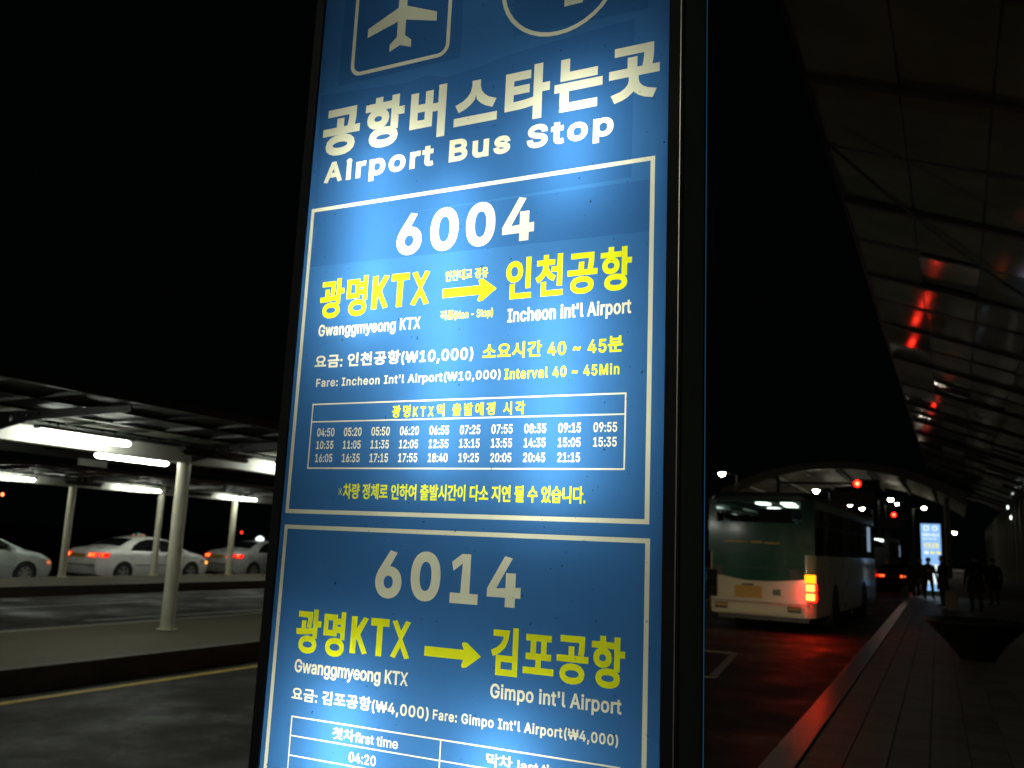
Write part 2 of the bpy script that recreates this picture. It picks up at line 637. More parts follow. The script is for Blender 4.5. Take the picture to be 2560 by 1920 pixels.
# ------------------------------------------------------------------ sidewalk on the right
SW_A = 0.0165
side = empty('sidewalk', (0, 0, 0), SW_A, kind='structure')
MB().box(-1.02, 26, -30, 300, -0.02, 0.135).build('mortar_bed', 'joint', side)
for i in range(92):
    y = 3.0 + i
    j = rng.uniform(-0.003, 0.003, 2)
    MB().box(-1.27, -1.03, y + 0.0015, y + 0.9985, -0.02, 0.155 + j[0] * .15).build('kerb_stone', 'kerb', side, bevel=0.006)
tag(MB().box(-1.27, -1.03, -30, 3.0, -0.02, 0.155).box(-1.27, -1.03, 95, 300, -0.02, 0.155).build('kerb_run', 'kerb', side), kind='stuff')
pv_meshes = []
for k in range(3):
    o = MB().box(0.004, 0.296, 0.004, 0.296, 0.0, 0.022).build('paver', 'paver' if k != 1 else 'paver2', side, bevel=0.004)
    pv_meshes.append(o.data)
    bpy.data.objects.remove(o)
cells = []
for iy in range(0, 260):
    for ix in range(0, 40):
        x, y = -1.01 + ix * 0.30, 3.0 + iy * 0.30
        cells.append((x, y))


def in_view(x, y):
    a = (x + 0.15) / (y + 0.15)
    return y > 5.2 and -0.26 < a < 0.085


near = sorted([c for c in cells if in_view(*c)], key=lambda c: c[1] + 0.2 * abs(c[0]))[:296]
near_set = set(near)
for (x, y) in near:
    o = link_mesh('paver', pv_meshes[int(rng.integers(0, 3))], side,
                  (x, y, 0.129 + float(rng.uniform(-0.0015, 0.0015))))
    o.rotation_euler = (float(rng.uniform(-.004, .004)), float(rng.uniform(-.004, .004)), 0)
fld = MB()
for (x, y) in cells:
    if (x, y) not in near_set and y < 42:
        z = 0.150 + float(rng.uniform(-0.0015, 0.0015))
        fld.box(x + .005, x + .295, y + .005, y + .295, 0.12, z, int(rng.integers(0, 2)))
tag(fld.build('paver_field', ['paver', 'paver2'], side), kind='stuff')
tag(MB().box(-1.01, 26, 81, 300, 0.12, 0.149).box(-1.01, 26, 42, 81, 0.12, 0.1495).build('paver_run', 'paver', side), kind='stuff')


# ================================================================== BUS STOP PYLON
SX0, SX1, SY0, SY1 = -1.304, -0.423, 1.5, 1.69
SZ0, SZ1 = 0.42, 3.42
pyl = empty('bus_stop_pylon', (0, 0, 0), 0,
            'tall lit blue bus stop pylon in the foreground listing routes 6004 and 6014', 'sign')
FX0, FX1 = SX0 + 0.022, SX1 - 0.022      # lit face


def T_(s, x0, x1, z0, z1, w=0.032, sp=1.0):
    return text_loops(s, (x0, x1, z0, z1), w, sp)


def arrow(x0, xh, x1, zc, ht, hh):
    r = 0.004
    return [np.array([(x0, zc - ht), (xh + 0.004, zc - ht), (xh, zc - hh * 0.80), (xh + 0.001, zc - hh * .95), (xh + r, zc - hh), (xh + 2.6 * r, zc - hh * .96),
                      (x1, zc), (xh + 2.6 * r, zc + hh * .96), (xh + r, zc + hh), (xh + 0.001, zc + hh * .95), (xh, zc + hh * .80), (xh + 0.004, zc + ht), (x0, zc + ht)], float)]


G = []   # (part name, material, loops)
# pictograms at the top
plane_r = [(-1.0615, 2.935), (-1.0505, 2.915), (-1.0505, 2.890), (-0.9710, 2.8560), (-0.9705, 2.8340), (-1.0510, 2.8560), (-1.0510, 2.8180), (-1.0335, 2.8035), (-1.0335, 2.7860), (-1.0620, 2.7965)]
plane_l = [(-2 * 1.0618 - x, z) for x, z in plane_r[::-1]]
plane_l = [(x, z) for x, z in plane_l if x < -1.0625]
G.append(('airplane_pictogram', 'film_white', [rrect(-1.1935, -0.9340, 2.745, 3.005, 0.028), rrect(-1.1845, -0.9430, 2.754, 2.996, 0.020)[::-1],
                                                np.array(plane_r + plane_l)]))
cc = (-0.6795, 2.866)
G.append(('round_pictogram', 'film_white', [ring_pts(*cc, 0.1335), ring_pts(*cc, 0.1245)[::-1],
                                            rect_loop(-0.6675, -0.6272, 2.7925, 2.935)]))
tl_ = T_('공항버스타는곳', -1.2565, -0.4659, 2.5590, 2.6797, 0.043, 1.22)
cuts = [-1.2565 + (i * 7.06 / 7) * (0.7906 / 7) for i in range(8)]
for i in range(7):
    ls_ = [l for l in tl_ if cuts[i] - .008 <= (l[:, 0].min() + l[:, 0].max()) / 2 < cuts[i + 1] - .008]
    G.append(('title_letter', 'film_white', ls_))
tl_ = sorted(T_('Airport Bus Stop', -1.2448, -0.5553, 2.4844, 2.5469, 0.052, 1.16), key=lambda l: l[:, 0].min())
words, right = [[]], None
for l in tl_:
    if right is not None and l[:, 0].min() > right + .020:
        words.append([])
    words[-1].append(l)
    right = max(right if right is not None else -9, l[:, 0].max())
for wd in words:
    G.append(('title_word', 'film_white', wd))
G.append(('route_number', 'film_white', T_('6004', -1.0351, -0.7153, 2.3040, 2.3976, 0.056, 1.17)))
G.append(('route_frame', 'film_white', frame_loops(-1.2705, -0.4720, 1.7624, 2.4400, 0.0085)))
G.append(('departure_name', 'film_yellow', T_('광명', -1.2255, -1.1008, 2.1813, 2.2698, 0.032, 1.1)))
G.append(('departure_name', 'film_yellow', T_('KTX', -1.0887, -0.9441, 2.1929, 2.2655, 0.058, 1.16)))
G.append(('via_note', 'film_yellow', T_('인천대교 경유', -0.9101, -0.8115, 2.2373, 2.2599, 0.018)))
G.append(('non_stop_note', 'film_yellow', T_('직통(Non - Stop)', -0.9164, -0.7966, 2.1527, 2.1766, 0.018)))
G.append(('arrow', 'film_yellow', arrow(-0.9145, -0.8325, -0.7912, 2.2127, 0.0095, 0.0235)))
G.append(('destination_name', 'film_yellow', T_('인천공항', -0.7715, -0.5128, 2.1860, 2.2712, 0.031, 1.12)))
G.append(('departure_english', 'film_white', T_('Gwanggmyeong KTX', -1.2225, -0.9624, 2.1357, 2.1687, 0.030, 1.05)))
G.append(('destination_english', 'film_white', T_("Incheon int'l Airport", -0.7642, -0.5124, 2.1342, 2.1693, 0.028, 1.05)))
G.append(('fare_line', 'film_white', T_('요금: 인천공항(₩10,000)', -1.2252, -0.8360, 2.0677, 2.1016, 0.030, 1.1)))
G.append(('duration_line', 'film_yellow', T_('소요시간 40 ~ 45분', -0.8153, -0.5265, 2.0699, 2.1019, 0.030, 1.1)))
G.append(('fare_english', 'film_white', T_("Fare: Incheon Int'l Airport(₩10,000)", -1.2172, -0.7735, 2.0265, 2.0500, 0.030, 1.1)))
G.append(('interval_english', 'film_yellow', T_('Interval 40 ~ 45Min', -0.7649, -0.5326, 2.0285, 2.0500, 0.034, 1.14)))
tx0, tx1 = -1.2222, -0.5180
G.append(('timetable_frame', 'film_white', frame_loops(tx0, tx1, 1.8560, 1.9950, 0.0030)))
G.append(('timetable_rule', 'film_white', [rect_loop(tx0 + 0.003, tx1 - 0.003, 1.9544, 1.9572)]))
G.append(('timetable_title', 'film_yellow', T_('광명KTX역 출발예정 시각', -1.0174, -0.7185, 1.9604, 1.9860, 0.028, 1.4)))
rows = [("04:50 05:20 05:50 06:20 06:55 07:25 07:55 08:35 09:15 09:55", 1.9240, 1.9422),
        ("10:35 11:05 11:35 12:05 12:35 13:15 13:55 14:35 15:05 15:35", 1.8975, 1.9150),
        ("16:05 16:35 17:15 17:55 18:40 19:25 20:05 20:45 21:15", 1.8698, 1.8876)]
for s, z0, z1 in rows:
    for i, t in enumerate(s.split()):
        x = -1.2035 + i * 0.06935
        G.append(('departure_time', 'film_white', T_(t, x, x + 0.0450, z0, z1, 0.030, 1.04)))
G.append(('delay_notice', 'film_yellow', T_('※차량 정체로 인하여 출발시간이 다소 지연 될 수 있습니다.', -1.1390, -0.5908, 1.7949, 1.8266, 0.026)))
# second route
G.append(('route_frame', 'film_white', frame_loops(-1.2690, -0.4700, 0.95, 1.7384, 0.0085)))
G.append(('route_number', 'film_white', T_('6014', -1.0303, -0.7119, 1.6036, 1.6973, 0.056, 1.17)))
G.append(('departure_name', 'film_yellow', T_('광명', -1.2154, -1.0937, 1.4829, 1.5705, 0.032, 1.1)))
G.append(('departure_name', 'film_yellow', T_('KTX', -1.0795, -0.9389, 1.4937, 1.5646, 0.054, 1.16)))
G.append(('arrow', 'film_yellow', arrow(-0.9080, -0.8275, -0.7868, 1.5132, 0.0090, 0.0230)))
G.append(('destination_name', 'film_yellow', T_('김포공항', -0.7663, -0.5107, 1.4836, 1.5700, 0.031, 1.12)))
G.append(('departure_english', 'film_white', T_('Gwanggmyeong KTX', -1.2118, -0.9399, 1.4380, 1.4708, 0.030)))
G.append(('destination_english', 'film_white', T_("Gimpo int'l Airport", -0.7644, -0.5151, 1.4379, 1.4700, 0.028, 1.05)))
G.append(('fare_line', 'film_white', T_('요금: 김포공항(₩4,000)', -1.2133, -0.8907, 1.3869, 1.4167, 0.026, 1.08)))
G.append(('fare_english', 'film_white', T_("Fare: Gimpo Int'l Airport(₩4,000)", -0.8816, -0.5197, 1.3885, 1.4117, 0.030, 1.1)))
ux0, ux1 = -1.2095, -0.5140
G.append(('timetable_frame', 'film_white', frame_loops(ux0, ux1, 1.2490, 1.3608, 0.0026)))
G.append(('timetable_rule', 'film_white', [rect_loop(ux0 + 0.0026, -0.8632, 1.3220, 1.3244), rect_loop(-0.8632 + 0.0026, ux1 - 0.0026, 1.3220, 1.3244)]))
G.append(('timetable_rule', 'film_white', [rect_loop(-0.8632, -0.8606, 1.2516, 1.3582)]))
G.append(('timetable_rule', 'film_white', [rect_loop(ux0 + 0.0026, -0.8632, 1.2850, 1.2874), rect_loop(-0.8632 + 0.0026, ux1 - 0.0026, 1.2850, 1.2874)]))
G.append(('timetable_heading', 'film_white', T_('첫차first time', -1.1052, -0.9537, 1.3300, 1.3522, 0.022)))
G.append(('timetable_heading', 'film_white', T_('막차 last time', -0.7659, -0.6080, 1.3280, 1.3500, 0.022)))
G.append(('timetable_row', 'film_white', T_('04:20', -1.0632, -1.0010, 1.2933, 1.3120, 0.028, 1.05)))

# doubled film where later sheets were pasted over the first print (their edges are a little crooked)
sheet_a = np.array([(-1.2635, 2.395), (-0.5175, 2.404), (-0.5172, 2.731), (-0.79, 2.713), (-0.86, 2.700), (-0.9375, 2.694), (-0.985, 2.708), (-1.04, 2.702), (-1.272, 2.7167)])
sheet_b = np.array([(-1.2620, 2.3035), (-0.4735, 2.2935), (-0.4735, 2.3950), (-0.5160, 2.3945), (-1.2490, 2.3990)])
sheet_c = np.array([(-0.7820, 2.7520), (-0.4912, 2.7450), (-0.4912, 3.02), (-0.7820, 3.02)])
sheet_d = np.array([(-1.2250, 2.7300), (-0.9050, 2.7320), (-0.9050, 3.02), (-1.2250, 3.02)])
SHEETS = [sheet_a, sheet_b, sheet_c, sheet_d]

face = rect_loop(FX0, FX1, SZ0 + 0.02, SZ1 - 0.02)
all_loops = [face] + SHEETS + [l for g in G for l in g[2]]
P, T = cdt(all_loops)
C = P[T].mean(1)
inside = (C[:, 0] > FX0) & (C[:, 0] < FX1) & (C[:, 1] > SZ0 + 0.02) & (C[:, 1] < SZ1 - 0.02)
owner = np.full(len(T), -1)
for gi, (nm, mt, lps) in enumerate(G):
    A, B = loops_edges(lps)
    al = np.concatenate(lps)
    mn, mx = al.min(0), al.max(0)
    idx = np.where((C[:, 0] >= mn[0]) & (C[:, 0] <= mx[0]) & (C[:, 1] >= mn[1]) & (C[:, 1] <= mx[1]) & (owner < 0))[0]
    if len(idx):
        ww = winding(C[idx], A, B) != 0
        owner[idx[ww]] = gi
dbl = np.zeros(len(T), bool)
for sh in SHEETS:
    A, B = loops_edges([sh])
    dbl |= winding(C, A, B) != 0


def face_part(name, tri, mats, mi=None):
    used, inv = np.unique(tri, return_inverse=True)
    inv = inv.reshape(tri.shape)
    # outward normal is -y
    a, b, c = P[tri[:, 0]], P[tri[:, 1]], P[tri[:, 2]]
    ar = (b[:, 0] - a[:, 0]) * (c[:, 1] - a[:, 1]) - (c[:, 0] - a[:, 0]) * (b[:, 1] - a[:, 1])
    inv = np.where((ar > 0)[:, None], inv, inv[:, ::-1])
    me = bpy.data.meshes.new(name)
    me.from_pydata([(float(p[0]), SY0, float(p[1])) for p in P[used]], [], inv.tolist())
    for m_ in mats:
        me.materials.append(M[m_])
    if mi is not None:
        me.polygons.foreach_set("material_index", [int(v) for v in mi])
    return link_mesh(name, me, pyl)


bgm = inside & (owner < 0)
face_part('blue_face', T[bgm], ['film_blue', 'film_blue2'], dbl[bgm].astype(int))
for gi, (nm, mt, lps) in enumerate(G):
    k = inside & (owner == gi)
    if k.any():
        face_part(nm, T[k], [mt])

# light box: white inside, dark aluminium profiles outside
MB().box(SX0 + .012, SX1 - .012, SY1 - .02, SY1 - .012, SZ0, SZ1).build('inner_back', 'box_white', pyl)
MB().box(SX0 + .010, SX0 + .014, SY0 + .012, SY1 - .022, SZ0, SZ1).box(SX1 - .014, SX1 - .010, SY0 + .012, SY1 - .022, SZ0, SZ1).build('inner_side', 'box_grey', pyl)
MB().box(SX0, SX0 + .008, SY0 + .004, SY1 - 0.005, SZ0 - .02, SZ1 + .02).build('side_profile', 'alu', pyl, bevel=0.0015)
sp = MB().box(SX1 - .008, SX1, SY0 + .004, SY1 - 0.005, SZ0 - .02, SZ1 + .02)
sp.build('side_profile', 'alu', pyl, bevel=0.0015)
MB().box(SX1 + .0003, SX1 + .002, SY0 + .012, SY0 + .0145, SZ0, SZ1).box(SX1 + .0003, SX1 + .002, SY1 - .020, SY1 - .0175, SZ0, SZ1).build('profile_groove', 'alu_dark', pyl)
MB().box(SX0, SX0 + .024, SY0 - .006, SY0 + .0035, SZ0 - .02, SZ1 + .02).build('bezel', 'alu_dark', pyl, bevel=0.0015)
MB().box(SX1 - .024, SX1, SY0 - .006, SY0 + .0035, SZ0 - .02, SZ1 + .02).build('bezel', 'alu_dark', pyl, bevel=0.0015)
MB().box(SX0 + .0245, SX1 - .0245, SY0 - .006, SY0 + .0035, SZ1 - .02, SZ1 + .02).build('bezel', 'alu_dark', pyl)
MB().box(SX0 + .0245, SX1 - .0245, SY0 - .006, SY0 + .0035, SZ0 - .02, SZ0 + .02).build('bezel', 'alu_dark', pyl)
MB().box(SX0 - .01, SX1 + .01, SY0 - .01, SY1 + .01, SZ1 + .021, SZ1 + .06).build('top_cap', 'alu', pyl, bevel=0.004)
MB().box(SX0, SX1, SY0, SY1, 0.13, SZ0 - .021).build('plinth', 'alu', pyl, bevel=0.004)
MB().box(SX0 + .005, SX1, SY1 - .004, SY1 + .001, SZ0, SZ1).build('rear_face', 'leak', pyl)
MB().box(SX0 + .0245, SX0 + .052, SY0 + .018, SY0 + .021, SZ0, SZ1).build('inner_lip', 'black', pyl)  # strips added behind the film to shade the edges of the face
MB().box(SX1 - .044, SX1 - .0245, SY0 + .014, SY0 + .017, SZ0, SZ1).build('inner_lip', 'black', pyl)
MB().box(SX1 - .0012, SX1 + .0006, SY0 - .0078, SY0 - .0062, SZ0, SZ1).build('bezel_edge', 'rim', pyl)  # bright strip standing in for the highlight along the outer bezel edge
# fluorescent tubes behind the film, several of them dead
for x, z0, z1 in ((-1.10, 2.12, 2.58), (-0.905, 1.86, 2.46), (-0.64, 2.36, 2.60), (-0.66, 1.80, 2.22), (-1.085, 0.80, 1.43), (-0.74, 0.80, 1.39), (-0.88, 3.02, 3.35)):
    MB().tube((x, 1.588, z0), (x, 1.588, z1), 0.013, n=10).build('tube_light', 'sign_tube_low' if z0 < 1 else 'sign_tube', pyl)
MB().tube((-1.05, 1.61, 1.45), (-1.05, 1.61, 1.85), 0.013, n=10).build('tube_light', 'box_grey', pyl)

# ------------------------------------------------------------------ the next pylon down the pavement
py2 = empty('bus_stop_pylon', (-1.02, 47.0, 0.15), 0,
            'distant lit blue and white bus stop pylon behind the standing people', 'sign')
w2 = 0.44
sg_b = emit('far_sign_blue', (0.30, 0.56, 1.0), 1.0)
sg_w = emit('far_sign_white', (0.80, 0.93, 1.0), 1.25)
sg_y = emit('far_sign_yellow', (0.95, 0.92, 0.35), 1.0)
MB().box(-w2, w2, 0.0, 0.19, 0.0, 3.36).build('housing', 'alu', py2)
MB().box(-w2 + .02, w2 - .02, -0.012, -0.002, 0.25, 3.33).build('blue_face', sg_b, py2)
MB().box(-w2 + .02, w2 - .02, -0.018, -0.0125, 0.55, 1.45).build('white_poster', sg_w, py2)
MB().box(w2 + .002, w2 + .01, 0.01, 0.18, 0.9, 2.9).build('rear_face', 'leak', py2)
fr_ = frame_loops(-0.30, -0.07, 3.02, 3.25, 0.05)
plate(fr_, 0.005, at=-0.019).build('square_pictogram', sg_w, py2)
plate([ring_pts(0.19, 3.13, 0.12, 20), ring_pts(0.19, 3.13, 0.07, 20)[::-1]], 0.005, at=-0.019).build('round_pictogram', sg_w, py2)
for s, b, m_ in (('공항버스타는곳', (-0.36, 0.36, 2.74, 2.90), sg_w), ('Airport Bus Stop', (-0.36, 0.25, 2.58, 2.68), sg_w),
                 ('인천공항', (-0.32, 0.34, 2.18, 2.46), sg_y)):
    plate(text_loops(s, b, 0.03, 1.1), 0.005, at=-0.019).build('lettering', m_, py2)
for i in range(3):
    MB().box(-0.30 + i * .26, -0.12 + i * .26, -0.019, -0.014, 1.93, 2.06).build('text_block', sg_y if i else sg_w, py2)


# ================================================================== CANOPIES OVER THE ISLANDS
def canopy(P_, zt, zg, post_ys, y0, y1, label, rows, group='bus island canopies'):
    """P_ post line, zt soffit of the beam, zg island top"""
    root = empty('canopy_shelter', (P_, post_ys[0], zg), 0, label, 'shelter', group)

    def part(mb, name, m, par=None, **k):
        # geometry is written in world coordinates; shift it to the root
        mb.v = [(v[0] - P_, v[1] - post_ys[0], v[2] - zg) for v in mb.v]
        return mb.build(name, m, par or root, **k)
    for y in post_ys:
        q = MB().tube((P_, y, zg), (P_, y, zt), 0.098, n=24, caps=False)
        part(q, 'post', 'post', smooth=40)
        part(MB().lathe([(0.0, 0.012), (0.15, 0.012), (0.15, 0.0)], (P_, y, zg + .001), 20), 'base_plate', 'post')
    # box beam along the posts, with a rail on top
    zb = zt + 0.215
    b = MB().box(P_ - .13, P_ + .13, y0, y1, zt, zb)
    part(b, 'beam', 'beam', bevel=0.006)
    part(MB().box(P_ + .10, P_ + .17, y0, y1, zb + .012, zb + .05), 'rail', 'rib')
    part(MB().box(P_ - .17, P_ - .10, y0, y1, zb + .012, zb + .05), 'rail', 'rib')
    # cantilever ribs at the posts, cut with round holes
    for y in post_ys:
        for sgn, reach in ((1, 2.6), (-1, 3.2)):
            x_a, x_b = P_ + sgn * .14, P_ + sgn * reach
            pts = [(x_a, zt + .02), (P_ + sgn * .9, zb - .05), (x_b, zb + .02), (x_b, zb + .085), (x_a, zb + .07)]
            lp = [np.array(pts if sgn > 0 else pts[::-1], float)]
            for hx, hz, r in ((.34, zb - .045, .058), (.62, zb - .015, .042), (.88, zb + .015, .028), (1.12, zb + .028, .020)):
                lp.append(ring_pts(P_ + sgn * hx, hz, r, 14)[::-1])
            part(plate(lp, 0.03, at=y - .015), 'rib', 'dark_steel')
    # roof panes in rows between light metal ribs
    bay = 0.8225
    n = int((y1 - y0) / bay)
    xs = [P_ + .16, P_ + 1.0, P_ + 1.85, P_ + 2.65]
    xs2 = [P_ - .16, P_ - 1.10, P_ - 2.2, P_ - 3.25]
    zz = [zb + .09, zb + .11, zb + .13, zb + .15]
    for i in range(n):
        ya, yb = y0 + i * bay + .02, y0 + (i + 1) * bay - .02
        for side_xs, sgn in ((xs, 1), (xs2, -1)):
            for r in range(rows):
                xa, xb = side_xs[r] + sgn * .012, side_xs[r + 1] - sgn * .012
                za, zb_ = zz[r], zz[r + 1]
                vs = [(xa, ya, za), (xb, ya, zb_), (xb, yb, zb_), (xa, yb, za)]
                vs += [(a, b_, c_ + .012) for a, b_, c_ in vs]
                q = MB().add(vs, [(0, 1, 2, 3), (7, 6, 5, 4), (0, 4, 5, 1), (1, 5, 6, 2), (2, 6, 7, 3), (3, 7, 4, 0)])
                part(q, 'roof_pane', 'roof_white' if r == 0 else 'roof_glass')
    for i in range(n + 1):
        y = y0 + i * bay
        for side_xs, sgn in ((xs, 1), (xs2, -1)):
            q = MB()
            for r in range(rows):
                q.bar((side_xs[r], y, zz[r] - .012), (side_xs[r + 1], y, zz[r + 1] - .012), 0.030, 0.045)
            part(q, 'rafter', 'rib')
    for r in range(1, rows + 1):
        for side_xs in (xs, xs2):
            part(MB().box(side_xs[r] - .02, side_xs[r] + .02, y0, y1, zz[r] - .045, zz[r] - .005), 'purlin', 'rib')
    # small brackets holding the panes off the beam
    y = y0 + 0.5 * 3.29
    while y < y1:
        q = MB().bar((P_ + .13, y, zb + .03), (P_ + .42, y, zb + .09), .03, .03).bar((P_ + .42, y - .07, zb + .09), (P_ + .42, y + .07, zb + .09), .03, .03)
        q.tube((P_ + .14, y, zb - .01), (P_ + .14, y, zb + .07), .03, n=8)
        part(q, 'bracket', 'dark_steel')
        y += 3.29
    # outer gutters
    part(MB().box(xs[3] + .01, xs[3] + .10, y0, y1, zz[3] - .05, zz[3] + .05), 'gutter', 'dark_steel', bevel=0.01)
    part(MB().box(xs2[3] - .10, xs2[3] - .01, y0, y1, zz[3] - .22, zz[3] + .06), 'gutter', 'dark_steel', bevel=0.01)
    return root


canopy(-10.47, 2.70, 0.25, [3.39, 6.68, 9.97, 13.26, 16.55, 19.84], 2.0, 22.0,
       'nearer canopy on posts over the traffic island, left of the blue pylon', 3)
canopy(-22.75, 2.775, 0.23, [11.02, 14.31, 17.60, 20.86, 24.15, 27.44, 30.73], 9.0, 33.0,
       'farther canopy on posts above the row of waiting taxis', 3)


def fluoro(x, y0, y1, z, lit, label, group):
    t = empty('fluorescent_light', (x, (y0 + y1) / 2, z), 0, label, 'light', group)
    h = (y1 - y0) / 2
    MB().box(-.085, .085, -h - .02, h + .02, .040, .085).build('housing', 'housing', t, bevel=0.01)
    q = MB().lathe([(0.0, -h), (0.018, -h), (0.036, -h + .04), (0.036, h - .04), (0.018, h), (0.0, h)], (0, 0, 0), 14, axis='y')
    q.build('tube' if lit else 'tube', 'tube' if lit else 'tube_off', t, smooth=50)
    MB().bar((-.02, -h * .6, .075), (-.02, -h * .6, .13), .02, .02).bar((.02, h * .6, .075), (.02, h * .6, .13), .02, .02).build('hanger', 'dark_steel', t)
    return t


g_ = 'fluorescent lights under the bus island canopies'
fluoro(-9.92, 7.10, 8.45, 2.805, True, 'brightest lit fluorescent light, near side of the nearer canopy beam at far left', g_)
fluoro(-10.93, 8.75, 10.07, 2.70, True, 'lit fluorescent light ending just before the nearest tall post', g_)
fluoro(-9.92, 9.38, 10.72, 2.805, False, 'dark unlit fluorescent light right of the nearest tall post', g_)
fluoro(-9.92, 11.45, 12.8, 2.805, True, 'lit fluorescent light of the nearer canopy hidden behind the blue pylon edge', g_)
fluoro(-9.92, 3.8, 5.1, 2.805, True, 'lit fluorescent light of the nearer canopy just beyond the left picture edge', g_)
far_l = ['lit fluorescent light of the farther canopy at the left picture edge',
         'lit fluorescent light of the farther canopy above the white taxi',
         'lit fluorescent light of the farther canopy nearest the blue pylon']
for y, lb in zip((14.60, 18.93, 23.28), far_l):
    fluoro(-22.30, y, y + 1.45, 2.845, True, lb, g_)
for y, lb in zip((17.0, 21.35), ['unlit fluorescent light of the farther canopy just right of its left post',
                                 'unlit fluorescent light of the farther canopy just right of its middle post']):
    fluoro(-22.30, y, y + 1.2, 2.845, False, lb, g_)
for y, lb in zip((16.4, 20.7, 25.0), ['lit fluorescent light behind the farther canopy beam, over the pale silver sedan',
                                'lit fluorescent light behind the farther canopy beam, over the white taxi',
                                'lit fluorescent light behind the farther canopy beam, over the silver taxi']):
    fluoro(-23.30, y, y + 1.4, 2.90, True, lb, g_)  # hidden lamps added behind the beam to brighten the cars
# little white plate under the far eave of the nearer canopy
pl_ = MB().box(-0.01, 0.01, -0.30, 0.30, -0.06, 0.06).build('eave_plate', 'roof_white', loc=(-13.72, 10.95, 2.80))
tag(pl_, 'small pale rectangular plate hanging under the far eave of the nearer canopy', 'plate')


# ================================================================== CARS
CAR_OUT = [(0.10, .27), (0.03, .42), (0.0, .58), (0.015, .74), (0.05, .88), (0.10, .985), (0.22, 1.055), (0.50, 1.085), (0.80, 1.10),
           (1.05, 1.215), (1.32, 1.335), (1.58, 1.415), (1.90, 1.462), (2.25, 1.475), (2.60, 1.462), (2.90, 1.41), (3.20, 1.285), (3.52, 1.13), (3.76, 1.015),
           (4.05, .965), (4.35, .895), (4.58, .80), (4.72, .70), (4.79, .58), (4.80, .42), (4.74, .27), (4.62, .20)]
R_AX, F_AX, WR, AR = 0.96, 3.80, 0.325, 0.375


def top_z(s):
    pts = CAR_OUT
    for a, b in zip(pts[5:], pts[6:]):
        if a[0] <= s <= b[0]:
            return a[1] + (b[1] - a[1]) * (s - a[0]) / (b[0] - a[0])
    return 0.8


def car_w(s, z):
    w = 0.915
    if s < 0.75:
        w -= 0.20 * ((0.75 - s) / 0.75) ** 2.4
    if s > 3.95:
        w -= 0.27 * ((s - 3.95) / 0.85) ** 2.2
    if z < 0.55:
        w -= 0.05 * ((0.55 - z) / 0.35) ** 1.5
    if z > 0.90:
        w -= 0.05 * min(1, (z - 0.90) / 0.12)
    if z > 1.00:
        w -= 0.30 * ((z - 1.00) / 0.475) ** 1.15
    d = top_z(min(max(s, .1), 4.6)) - z
    if d < 0.09:
        w -= 0.085 * (1 - max(d, 0) / 0.09) ** 2
    return w


def arch_pts(cx, x_from, x_to, n=12, zc=.325, zb=.20):
    a0 = math.asin((zb - zc) / AR)
    out = []
    for i in range(n + 1):
        a = a0 + (PI - 2 * a0) * i / n
        out.append((cx + AR * math.cos(a), zc + AR * math.sin(a)))
    return out


